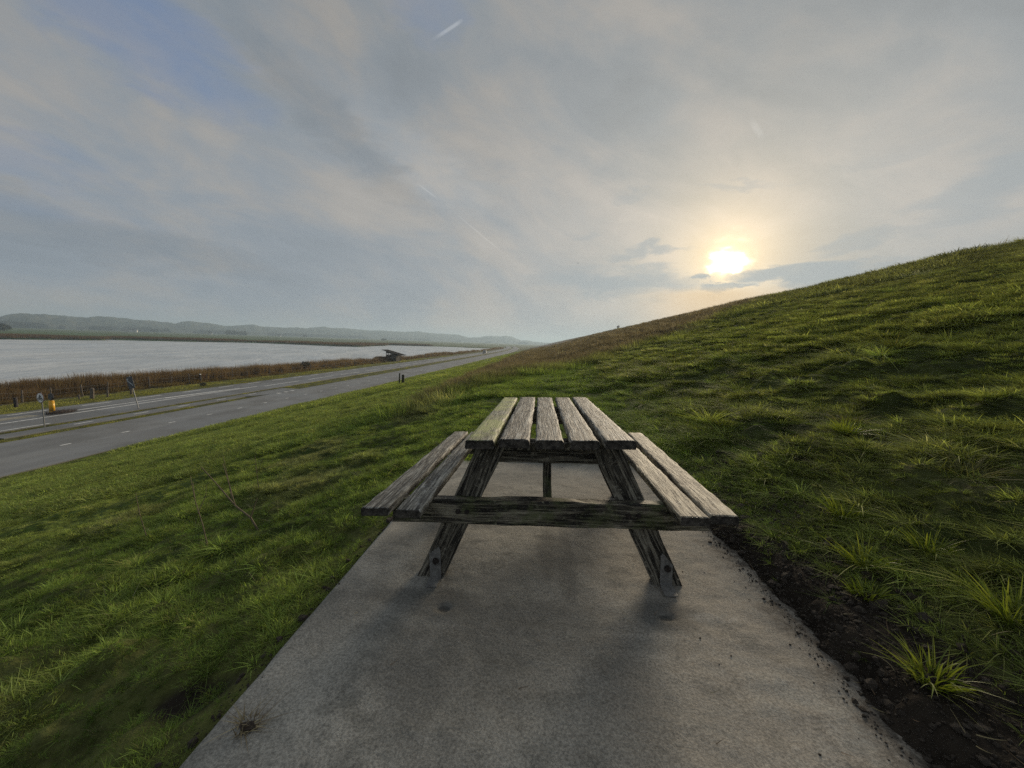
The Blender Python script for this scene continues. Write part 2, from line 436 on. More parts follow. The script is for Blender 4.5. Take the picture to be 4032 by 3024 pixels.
# ------------------------------------------------------------------ ground sheet (polar grid, fine near the camera)
def build_ground():
    th = np.concatenate([np.arange(-180, -76, 2.2), np.arange(-76, 70, .235), np.arange(70, 180, 2.2)])
    th = R(1) * th
    r = np.concatenate([np.geomspace(.28, 48, 640, endpoint=False), np.geomspace(48, 9000, 170)])
    TH, RR = np.meshgrid(th, r)
    x = RR * np.sin(TH); y = RR * np.cos(TH)
    z = ground_z(x, y)
    nr, nt = x.shape
    V = np.stack([x.ravel(), y.ravel(), z.ravel()], 1)
    i = np.arange(nr - 1)[:, None] * nt + np.arange(nt)[None]
    j = np.arange(nr - 1)[:, None] * nt + (np.arange(nt)[None] + 1) % nt
    F = np.stack([i.ravel(), j.ravel(), (j + nt).ravel(), (i + nt).ravel()], 1)
    # colours of what grows or lies there
    X, Y = x.ravel(), y.ravel()
    n = fbm(X * .8, Y * .8, 101, 4); n2 = fbm(X * .07, Y * .07, 111, 3)
    turf = np.array([.055, .075, .018]); turf2 = np.array([.105, .115, .034]); dull = np.array([.085, .085, .035])
    C = turf + (turf2 - turf) * sstep(n, .35, .7)[:, None]
    right = sstep(X, 1.0, 2.5)[:, None]
    C = C * (1 - right) + right * (np.array([.042, .054, .015]) + (np.array([.080, .090, .026]) - np.array([.042, .054, .015])) * sstep(n, .35, .7)[:, None])
    # mown lower slope is the brightest
    low = (sstep(-X, 3.0, 6.0) * sstep(X, -22, -18))[:, None]
    C = C * (1 - low) + low * (np.array([.105, .140, .030]) + np.array([.03, .02, .008]) * (n[:, None] - .5) * 2)
    b = brown_mask(X, Y)[:, None] * sstep(X, -22, -18)[:, None]
    C = C * (1 - b) + b * (np.array([.085, .068, .055]) * (.8 + .4 * n[:, None]))
    verge = sstep(-X, 26, 27)[:, None]
    C = C * (1 - verge) + verge * (np.array([.105, .110, .034]) * (.75 + .5 * n[:, None]))
    reed = (sstep(-X, 41, 43.5) * sstep(X, -62, -52))[:, None]
    C = C * (1 - reed) + reed * np.array([.085, .060, .034])
    far = sstep(-X, 60, 110)[:, None] * sstep(np.hypot(X, Y), 120, 220)[:, None]
    C = C * (1 - far) + far * (np.array([.085, .135, .040]) + np.array([.05, .02, .02]) * (n2[:, None] - .5) * 2)
    beyond = sstep(Y, 380, 430)[:, None] * sstep(-X, 20, 60)[:, None]
    C = C * (1 - beyond) + beyond * (np.array([.095, .125, .045]) * (.8 + .4 * n2[:, None]))
    s = soil_mask(X, Y)[:, None] * (np.hypot(X, Y) < 12)[:, None]
    C = C * (1 - s) + s * (np.array([.032, .025, .019]) * (.5 + 1.0 * fbm(X * 7, Y * 7, 121, 3))[:, None])
    m, N, bs, _ = mat('ground_cover', rough=.95, spec=.15)
    at = N.n('ShaderNodeAttribute', attribute_name='cover').outputs['Color']
    pos = N.n('ShaderNodeNewGeometry').outputs['Position']
    nn = N.noise(pos, 9.0, 6, .7); ng = N.noise(pos, .9, 5, .65)
    c = N.mix(N.ramp(nn, .3, .72), N.v('SCALE', at, .55), N.v('SCALE', at, 1.35))
    c = N.mix(N.ramp(ng, .35, .7, 0, .5), c, N.v('MULTIPLY', c, (.62, .72, .7)))
    N.put(bs.inputs['Base Color'], c)
    bump(N, bs, nn, .9, .05)
    me = mesh_np('ground', V, F, m)
    ca = me.color_attributes.new('cover', 'FLOAT_COLOR', 'POINT')
    ca.data.foreach_set('color', np.concatenate([C, np.ones((len(C), 1))], 1).astype(np.float32).ravel())
    tag(obj('ground', me), 'grass covered dike slope, road verges and flat polder fields', kind='structure')


build_ground()

# ------------------------------------------------------------------ lake
def build_lake():
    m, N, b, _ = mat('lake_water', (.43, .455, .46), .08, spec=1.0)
    pos = N.n('ShaderNodeNewGeometry').outputs['Position']
    p = N.xyz(pos)
    v = N.comb(N.m('MULTIPLY', p[0], 1.0), N.m('MULTIPLY', p[1], .55), 0)
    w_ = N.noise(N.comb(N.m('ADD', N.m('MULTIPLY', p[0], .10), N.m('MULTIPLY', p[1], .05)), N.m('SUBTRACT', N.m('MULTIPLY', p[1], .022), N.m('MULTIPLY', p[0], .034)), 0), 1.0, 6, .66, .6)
    h = N.m('ADD', N.m('MULTIPLY', N.noise(v, .45, 5, .62, .4), .6), N.m('MULTIPLY', w_, 5.0))
    bump(N, b, h, .55, .30)
    N.put(b.inputs['Base Color'], N.mix(N.ramp(w_, .36, .64), (.44, .47, .48), (.64, .66, .655)))  # silvery sky sheen and wind-ruffled reflection painted into the base colour
    N.put(b.inputs['Roughness'], N.ramp(N.noise(N.comb(N.m('MULTIPLY', p[0], .02), N.m('MULTIPLY', p[1], .02), 0), 1.0, 4, .6, 1.0), .35, .65, .26, .42))
    zl = -7.2 + CAM_Z
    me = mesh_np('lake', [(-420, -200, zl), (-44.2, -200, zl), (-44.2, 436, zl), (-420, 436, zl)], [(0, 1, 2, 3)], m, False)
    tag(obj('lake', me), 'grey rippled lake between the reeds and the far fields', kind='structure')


build_lake()

# ------------------------------------------------------------------ dune hills behind the fields
SKY = [(-75, .7), (-68, .85), (-62, .6), (-57.83, 0.52), (-57.19, 0.79), (-56.35, 0.94), (-55.04, 0.9), (-54.36, 0.92), (-53.42, 0.82), (-52.66, 0.83), (-51.68, 1.0), (-51.06, 1.06), (-50.47, 0.98), (-49.79, 0.99), (-49.32, 0.9), (-48.04, 0.85), (-46.67, 0.71), (-45.94, 0.67), (-45.42, 0.85), (-44.82, 0.99), (-44.21, 0.95), (-42.93, 0.86), (-41.59, 0.67), (-40.88, 0.71), (-39.93, 0.82), (-39.04, 0.96), (-38.67, 0.93), (-38.1, 0.78), (-36.29, 0.78), (-35.34, 0.75), (-34.05, 0.87), (-32.89, 0.82), (-31.26, 1.11), (-29.37, 0.99), (-27.88, 1.04), (-25.34, 0.87), (-23.88, 0.94), (-20.45, 0.87), (-19.11, 1.04), (-16.64, 0.89), (-13.05, 0.79), (-11.43, 0.43), (-9.8, 0.55), (-8.99, 0.75), (-6.81, 0.8), (-5.99, 0.93), (-5.16, 0.82), (-3.7, 0.3), (-2.88, 0.35), (-1.44, 0.15), (-0.28, 0.09), (3, .05), (8, 0.0)]


def hill_r(a): return 1750 + (a + 57) * 19.0


def build_hills():
    az = np.arange(-75, 8, .11); A = np.array(SKY)
    rr = hill_r(az)
    top = np.interp(az, A[:, 0], A[:, 1])
    zr = rr * np.tan(R(1) * top) + CAM_Z + 4
    t = np.concatenate([np.linspace(0, 1, 26), np.linspace(1.1, 2, 6)])
    zb = -6.6 + CAM_Z
    V = []
    for k, q in enumerate(t):
        rad = rr - 420 + 420 * q
        nz = fbm(az * 1.3 + 40, np.full_like(az, q * 4.0), 201, 4) - .5
        nz2 = fbm(az * 4.3 + 40, np.full_like(az, q * 9.0), 207, 3) - .5
        prof = sstep(np.array(q if q <= 1 else 2 - q), 0, 1) ** .9
        z = zb + (zr - zb) * prof * (1 + (nz * .75 + nz2 * .25) * (q * (1 - q) * 4 if q < 1 else 0) * .8) + nz2 * (3.0 if q == 1 else 1.2)
        V.append(np.stack([rad * np.sin(R(1) * az), rad * np.cos(R(1) * az), z], 1))
    V = np.concatenate(V); nt = len(az); nr = len(t)
    i = np.arange(nr - 1)[:, None] * nt + np.arange(nt - 1)[None]
    F = np.stack([i.ravel(), (i + 1).ravel(), (i + 1 + nt).ravel(), (i + nt).ravel()], 1)
    m, N, b, _ = mat('dune_scrub', rough=.95, spec=.1)
    pos = N.n('ShaderNodeNewGeometry').outputs['Position']
    n1 = N.noise(pos, .012, 6, .65); n2 = N.noise(pos, .06, 5, .7)
    c = N.mix(N.ramp(n1, .38, .62), (.030, .040, .022), (.085, .080, .050))
    c = N.mix(N.ramp(n2, .4, .65, 0, .7), c, (.022, .030, .018))
    N.put(b.inputs['Base Color'], c); bump(N, b, n2, 1.0, 6.0)
    tag(obj('hills', mesh_np('hills', V, F, m)), 'low line of wooded dunes beyond the lake', kind='structure')


build_hills()

# ------------------------------------------------------------------ roads
ROAD_Z = -6.0 + CAM_Z


def asphalt(name, col, light):
    m, N, b, _ = mat(name, col, .55, spec=.5)
    pos = N.n('ShaderNodeNewGeometry').outputs['Position']
    p = N.xyz(pos)
    n1 = N.noise(N.comb(p[0], N.m('MULTIPLY', p[1], .12), 0), .9, 5, .6); n2 = N.noise(pos, 25, 4, .8); n3 = N.noise(pos, .35, 4, .6)
    c = N.mix(N.ramp(n1, .3, .7), col, light)
    c = N.mix(N.ramp(n3, .45, .7, 0, .45), c, tuple(q * .62 for q in col))
    c = N.mix(N.ramp(n2, .3, .7, 0, .5), N.v('SCALE', c, .72), N.v('SCALE', c, 1.3))
    N.put(b.inputs['Base Color'], c); bump(N, b, n2, .5, .01)
    N.put(b.inputs['Roughness'], N.ramp(n3, .3, .7, .42, .62))
    return m


M_ASPH = asphalt('worn_asphalt', (.190, .188, .179), (.265, .262, .248))
M_ASPH2 = asphalt('road_asphalt', (.160, .160, .154), (.230, .228, .218))
m_, N_, b_, _o = mat('road_paint', (.72, .72, .70), .6)
_n = N_.noise(N_.n('ShaderNodeNewGeometry').outputs['Position'], 6, 5, .7)
N_.put(b_.inputs['Base Color'], N_.mix(N_.ramp(_n, .28, .55), (.34, .34, .33), (.78, .78, .75)))
M_PAINT = m_
M_BEIGE = simple('pale_chippings', (.30, .28, .22), .9, .3, 3)


def bend(y): return -.00016 * np.clip(np.asarray(y, float) - 190, 0, None) ** 2


def strip(xa, xb, ys, z, side=0.05):
    """ribbon along the dike with real edges; xa(y), xb(y) callables, returns verts, faces"""
    ys = np.asarray(ys, float); a = xa(ys) + bend(ys); b = xb(ys) + bend(ys); n = len(ys)
    z0 = np.full(n, z); zl = np.full(n, z - side)
    P = [np.stack([a, ys, zl], 1), np.stack([a, ys, z0], 1), np.stack([b, ys, z0], 1), np.stack([b, ys, zl], 1)]
    V = np.concatenate(P); F = []
    for k in range(3):
        for i in range(n - 1): F.append((k * n + i, (k + 1) * n + i, (k + 1) * n + i + 1, k * n + i + 1))
    return V, np.array(F)


def K(v): return lambda y: np.full_like(y, v)


def edge(v, amp=.06, s=.7, seed=1): return lambda y: v + amp * (fbm(y * s, y * 0, seed, 3) - .5) * 2


YS = np.concatenate([np.arange(-40, 120, .5), np.arange(120, 620, 4.0)])


def paint(name, x0, x1, y0, y1, z, parent, m=None, n=None):
    ys = np.linspace(y0, y1, n or max(2, int(abs(y1 - y0) / 6) + 2))
    a = np.full_like(ys, x0) + bend(ys); b = np.full_like(ys, x1) + bend(ys)
    V = np.concatenate([np.stack([a, ys, np.full_like(ys, z)], 1), np.stack([b, ys, np.full_like(ys, z)], 1)])
    k = len(ys); F = np.array([(i, k + i, k + i + 1, i + 1) for i in range(k - 1)])
    return obj(name, mesh_np(name, V, F, m or M_PAINT, False), parent)


def build_roads():
    V, F = strip(edge(-27.35, .08, .5, 3), edge(-21.3, .10, .4, 4), YS, ROAD_Z)
    sr = tag(obj('service_road', mesh_np('service_road', V, F, M_ASPH, False)), 'grey asphalt service road at the foot of the grass slope', kind='structure')
    for i in range(-8, 26):
        y = 17.2 + (i) * 2.83
        paint('centre_dash', -24.36, -24.22, y - .22, y + .22, ROAD_Z + .004, sr)
    V, F = strip(lambda y: np.where(y > 30, -29.5, -29.5 + 0 * y), lambda y: np.where(y < 34, -28.35, np.interp(y, [34, 36.5, 41], [-28.3, -27.2, -27.2])), np.concatenate([np.arange(17.5, 41, .4)]), ROAD_Z - .004)
    # taper both ends
    tag(obj('layby', mesh_np('layby', V, F, M_ASPH2, False)), 'narrow asphalt strip between the two green verges', kind='structure')
    ly = D.objects['layby']
    for y in (21.5, 25.0, 28.3, 31.9, 35.6): paint('layby_dash', -29.02, -28.88, y - .5, y + .5, ROAD_Z + .0, ly)
    for y in (36.9, 38.0, 39.0): paint('layby_dash', -27.3, -26.9, y - .2, y + .2, ROAD_Z + .004, ly)
    V, F = strip(edge(-36.05, .10, .5, 5), edge(-30.2, .07, .5, 6), YS, ROAD_Z)
    mr = tag(obj('main_road', mesh_np('main_road', V, F, M_ASPH2, False)), 'two lane asphalt road with white markings running along the lake', kind='structure')
    zp = ROAD_Z + .004
    paint('solid_line', -32.82, -32.62, -40, 41, zp, mr)
    paint('solid_line', -33.82, -33.62, 24.6, 31, zp, mr)
    V = np.array([(-33.82, 31, zp), (-33.42, 31, zp), (-33.0, 39, zp), (-33.25, 39, zp)]); obj('solid_line', mesh_np('solid_line', V, [(0, 1, 2, 3)], M_PAINT, False), mr)
    paint('beige_median', -34.5, -33.6, -40, 22.6, zp, mr, M_BEIGE)
    y = 41.5
    while y < 330:
        paint('lane_dash', -32.35, -32.15, y, y + 6.3, zp, mr); y += 8.35
    y = -2.8
    while y < 200:
        paint('edge_dash', -35.45, -35.28, y, y + 2.05, zp, mr); y += 4.15
    paint('edge_line', -30.55, -30.4, 18.6, 20.9, zp, mr)
    paint('edge_line', -30.55, -30.4, -40, 12.0, zp, mr)


build_roads()

# ------------------------------------------------------------------ concrete slab
def build_slab():
    m, N, b, _ = mat('weathered_concrete', (.2, .2, .19), .85, spec=.3)
    c = N.n('ShaderNodeTexCoord').outputs['Object']
    p = N.xyz(c)
    n1 = N.noise(c, 1.7, 6, .62, .3); n2 = N.noise(c, 110, 4, .85); n3 = N.noise(c, 7, 6, .7, .5)
    n4 = N.noise(c, 19, 5, .7, .8)
    col = N.mix(N.ramp(n1, .33, .68), (.188, .183, .165), (.382, .366, .322))
    # browner, sandier towards the soil side
    col = N.mix(N.m('MULTIPLY', N.ramp(p[0], -.1, .8), N.ramp(n3, .3, .65)), col, (.385, .345, .290))
    col = N.mix(N.ramp(n3, .46, .68, 0, .7), col, (.150, .148, .132))
    col = N.mix(N.ramp(n4, .58, .74, 0, .45), col, (.42, .40, .355))
    dirt = N.m('MULTIPLY', N.ramp(N.m('ADD', p[0], N.m('MULTIPLY', N.m('SUBTRACT', n3, .5), .5)), .86, 1.14, 0, .9), N.ramp(n4, .35, .6, .35, 1.0))
    col = N.mix(dirt, col, (.055, .044, .034))
    # damp stains: below the table's front end and round the two drill holes
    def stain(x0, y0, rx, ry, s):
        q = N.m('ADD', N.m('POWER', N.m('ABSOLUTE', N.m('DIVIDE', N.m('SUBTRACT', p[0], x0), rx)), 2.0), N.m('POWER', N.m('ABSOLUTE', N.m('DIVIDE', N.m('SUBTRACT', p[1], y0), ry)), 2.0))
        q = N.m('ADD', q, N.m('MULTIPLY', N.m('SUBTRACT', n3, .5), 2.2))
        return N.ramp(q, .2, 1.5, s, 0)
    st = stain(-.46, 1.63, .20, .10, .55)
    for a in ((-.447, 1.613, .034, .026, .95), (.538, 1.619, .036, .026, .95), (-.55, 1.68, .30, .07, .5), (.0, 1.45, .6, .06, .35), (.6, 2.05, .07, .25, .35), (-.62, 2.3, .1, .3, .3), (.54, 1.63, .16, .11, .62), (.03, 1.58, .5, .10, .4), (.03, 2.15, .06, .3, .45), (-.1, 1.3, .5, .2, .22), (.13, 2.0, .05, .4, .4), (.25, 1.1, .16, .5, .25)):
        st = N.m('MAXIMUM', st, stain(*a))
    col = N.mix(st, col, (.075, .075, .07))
    col = N.mix(N.m('MULTIPLY', stain(.74, 1.62, .14, .03, .6), N.ramp(n4, .4, .6)), col, (.40, .39, .36))
    col = N.mix(N.ramp(n2, .34, .66, 0, 1.0), N.v('SCALE', col, .62), N.v('SCALE', col, 1.36))
    N.put(b.inputs['Base Color'], col)
    N.put(b.inputs['Roughness'], N.ramp(n1, .3, .7, .72, .95))
    bump(N, b, N.m('ADD', N.m('MULTIPLY', n2, .35), N.m('ADD', N.m('MULTIPLY', n3, .5), N.m('MULTIPLY', n4, .6))), .5, .010)
    xs = np.linspace(SX0, SX1, 150); ys = np.linspace(SY0, SY1, 300)
    X, Y = np.meshgrid(xs, ys)
    Z = SLAB_TOP + .004 * (fbm(X * 1.5, Y * 1.5, 301, 3) - .5) + .004 * (fbm(X * 11, Y * 16, 305, 3) - .5) * (1 + sstep(X, .3, .9))
    for hx, hy in ((-.447, 1.613), (.538, 1.619)):
        Z -= .010 * (1 - sstep(np.hypot((X - hx) / 1.35, Y - hy), .018, .034))
    V = np.stack([X.ravel(), Y.ravel(), Z.ravel()], 1); ny, nx = X.shape
    i = np.arange(ny - 1)[:, None] * nx + np.arange(nx - 1)[None]
    F = np.stack([i.ravel(), (i + 1).ravel(), (i + 1 + nx).ravel(), (i + nx).ravel()], 1).tolist()
    # sides, a little worn along the arris
    V = V.tolist(); ring = [k for k in range(nx)] + [k * nx + nx - 1 for k in range(1, ny)] + [(ny - 1) * nx + k for k in range(nx - 2, -1, -1)] + [k * nx for k in range(ny - 2, 0, -1)]
    base = len(V)
    for k in ring:
        x, y, z = V[k]; e = .006 * vnoise(np.array(x * 9.), np.array(y * 9.), 4)
        V[k][2] -= float(e); V.append([x + (-.008 if x < 0 else .008), y, SLAB_TOP - .16])
    nR = len(ring)
    for k in range(nR): F.append((ring[k], base + k, base + (k + 1) % nR, ring[(k + 1) % nR]))
    o = obj('concrete_slab', mesh_np('concrete_slab', V, F, m)); o.matrix_world = SLAB_MW
    tag(o, 'grey weathered concrete slab under the picnic table', kind='structure')


build_slab()

# ------------------------------------------------------------------ picnic table
def wood(name, pale, mid, dark, grain=1.0, moss=None, bstr=.6):
    """old planks: grain runs along local Y"""
    m, N, b, _ = mat(name, mid, .66, spec=.36)
    c = N.n('ShaderNodeTexCoord').outputs['Object']
    rnd = N.n('ShaderNodeObjectInfo').outputs['Random']
    off = N.comb(N.m('MULTIPLY', rnd, 37.0), N.m('MULTIPLY', rnd, 91.0), N.m('MULTIPLY', rnd, 13.0))
    p = N.xyz(N.v('ADD', c, off))
    wob = N.noise(N.comb(N.m('MULTIPLY', p[0], 2.2), N.m('MULTIPLY', p[1], .8), p[2]), 2.0, 2, .4, .0)
    gx = N.m('ADD', N.m('MULTIPLY', p[0], 120.0 * grain), N.m('MULTIPLY', wob, 5.0))
    v = N.comb(gx, N.m('MULTIPLY', p[1], 5.5), N.m('MULTIPLY', p[2], 30.0))
    g1 = N.noise(v, .85, 4, .62, .15)
    v2 = N.comb(N.m('MULTIPLY', gx, 2.3), N.m('MULTIPLY', p[1], 13.0), N.m('MULTIPLY', p[2], 60.0))
    g2 = N.noise(v2, .9, 3, .65)
    bl = N.noise(c, 9, 5, .7); bl2 = N.noise(N.v('ADD', c, off), 48, 5, .75)
    col = N.mix(N.ramp(g1, .40, .60), dark, mid)
    col = N.mix(N.m('MULTIPLY', N.ramp(g1, .50, .66), N.ramp(g2, .35, .6)), col, pale)
    col = N.mix(N.ramp(bl, .45, .68, 0, .7), col, tuple(.36 * q for q in mid))
    col = N.mix(N.ramp(bl2, .55, .72, 0, .8), col, tuple(min(.6, 1.25 * q) for q in pale))
    if moss:
        mk = N.noise(N.v('ADD', c, off), moss[1], 5, .7)
        col = N.mix(N.ramp(mk, moss[2], moss[2] + .2, 0, moss[3]), col, moss[0])
    crack = N.ramp(g2, .46, .36)
    crack = N.m('MULTIPLY', crack, N.ramp(g1, .56, .44))
    col = N.mix(N.m('MULTIPLY', crack, .95), col, (.010, .009, .008))
    N.put(b.inputs['Base Color'], col)
    bump(N, b, N.m('ADD', N.m('MULTIPLY', g1, 1.0), N.m('SUBTRACT', N.m('MULTIPLY', g2, .5), N.m('MULTIPLY', crack, .8))), bstr, .008)
    return m


W_TOP = wood('bleached_plank', (.62, .60, .53), (.30, .283, .24), (.050, .046, .040))
W_SEATR = wood('tan_plank', (.66, .59, .45), (.36, .31, .22), (.065, .055, .040), .8)
W_ALGAE = wood('algae_plank', (.56, .55, .43), (.34, .335, .235), (.06, .058, .04), 1.0, ((.42, .45, .17), 5.0, .40, .85))
W_LEG = wood('wet_dark_wood', (.36, .335, .27), (.19, .17, .135), (.018, .016, .013), .9, ((.12, .12, .085), 26, .60, .7), .6)
W_BEAM = wood('mossy_beam', (.36, .33, .25), (.195, .172, .13), (.016, .014, .012), .7, ((.095, .115, .040), 6, .45, .75), .8)
W_END = simple('blackened_end_grain', (.060, .053, .045), .95, .7, 45, bmp=.5)
M_GALV = simple('dull_galvanised_steel', (.21, .205, .195), .6, .3, 40, .15, .2)
M_BOLT = simple('rusted_bolt', (.035, .028, .024), .7, .4, 60, .3)


def plank_mesh(name, f0, f1, b0, b1, yf, yb, ztop, th, m, seed):
    """worn plank: front edge f0..f1, back edge b0..b1, rounded arrises, ragged ends; slot 1 on the end grain"""
    ny, prof = 64, []
    # cross-section as (u across 0..1, z) going round
    rd = .010
    u = [0, 0, .02, .06, .2, .4, .6, .8, .94, .98, 1, 1, .97, .03]
    zz = [-th + .006, -.012, -.004, -.0008, 0, 0, 0, 0, -.0008, -.004, -.012, -th + .006, -th, -th]
    n = len(u); V = []
    r2 = np.random.default_rng(seed)
    for j in range(ny + 1):
        t = j / ny
        xl = f0 + (b0 - f0) * t; xr = f1 + (b1 - f1) * t
        y = yf + (yb - yf) * t
        for k in range(n):
            x = xl + (xr - xl) * u[k]; z = ztop + zz[k]
            a = float(vnoise(np.array(y * 18. + seed * 3.7), np.array(k * .9), seed) - .5)
            top = 1.0 if 2 <= k <= 9 else .35
            if k in (0, 1, 2, 9 + 1, 11, 9): x += (.002 if abs(a) < .36 else .008) * a * (1 if u[k] > .5 else -1)
            z += .002 * a * top
            yy = y
            if j in (0, ny): yy += (.012 if j == 0 else -.012) * float(vnoise(np.array(x * 55.), np.array(z * 60. + seed), seed + 3)) * (1 if j == 0 else 1) + (.006 if (j == 0 and k in (3, 8)) else 0)
            V.append((x, yy, z))
    F = []
    for j in range(ny):
        for k in range(n):
            F.append((j * n + k, j * n + (k + 1) % n, (j + 1) * n + (k + 1) % n, (j + 1) * n + k))
    nb = len(F)
    F.append(tuple(range(n - 1, -1, -1))); F.append(tuple(ny * n + k for k in range(n)))
    me = mesh_np(name, V, [tuple(reversed(q)) for q in F], [m, W_END])
    me.polygons[nb].material_index = 1; me.polygons[nb + 1].material_index = 1
    me.polygons[nb].use_smooth = False; me.polygons[nb + 1].use_smooth = False
    return me


def beam_mesh(name, p0, p1, w, d, m, seed, up=(0, 0, 1), wear=.004, n=22):
    """squared timber from p0 to p1, w x d, local Y along it"""
    L = (Vector(p1) - Vector(p0)).length
    sec = [(-.5, -.44), (-.46, -.5), (.46, -.5), (.5, -.44), (.5, .44), (.46, .5), (-.46, .5), (-.5, .44)]
    V, F = [], []; k = len(sec)
    for j in range(n + 1):
        y = L * j / n
        for q, (a, b) in enumerate(sec):
            e = float(vnoise(np.array(y * 9. + seed), np.array(q * 1.7), seed) - .5) * wear * 2
            V.append((a * w + e, y + (e * .8 if j in (0, n) else 0), b * d + e))
    for j in range(n):
        for q in range(k): F.append((j * k + q, j * k + (q + 1) % k, (j + 1) * k + (q + 1) % k, (j + 1) * k + q))
    F.append(tuple(range(k))); F.append(tuple(n * k + q for q in range(k - 1, -1, -1)))
    me = mesh_np(name, V, [tuple(reversed(f)) for f in F], [m], True)
    me.polygons.foreach_set('use_smooth', np.zeros(len(me.polygons), bool))
    return me


def beam(name, p0, p1, w, d, m, parent, seed, side=(0, 1, 0)):
    """d is the size along side"""
    p0, p1 = Vector(p0), Vector(p1)
    yv = (p1 - p0).normalized(); zv = (Vector(side) - yv * yv.dot(Vector(side))).normalized(); xv = yv.cross(zv)
    o = obj(name, beam_mesh(name, p0, p1, w, d, m, seed), parent)
    M = Matrix((xv, yv, zv)).transposed().to_4x4(); M.translation = p0
    o.matrix_local = M
    return o


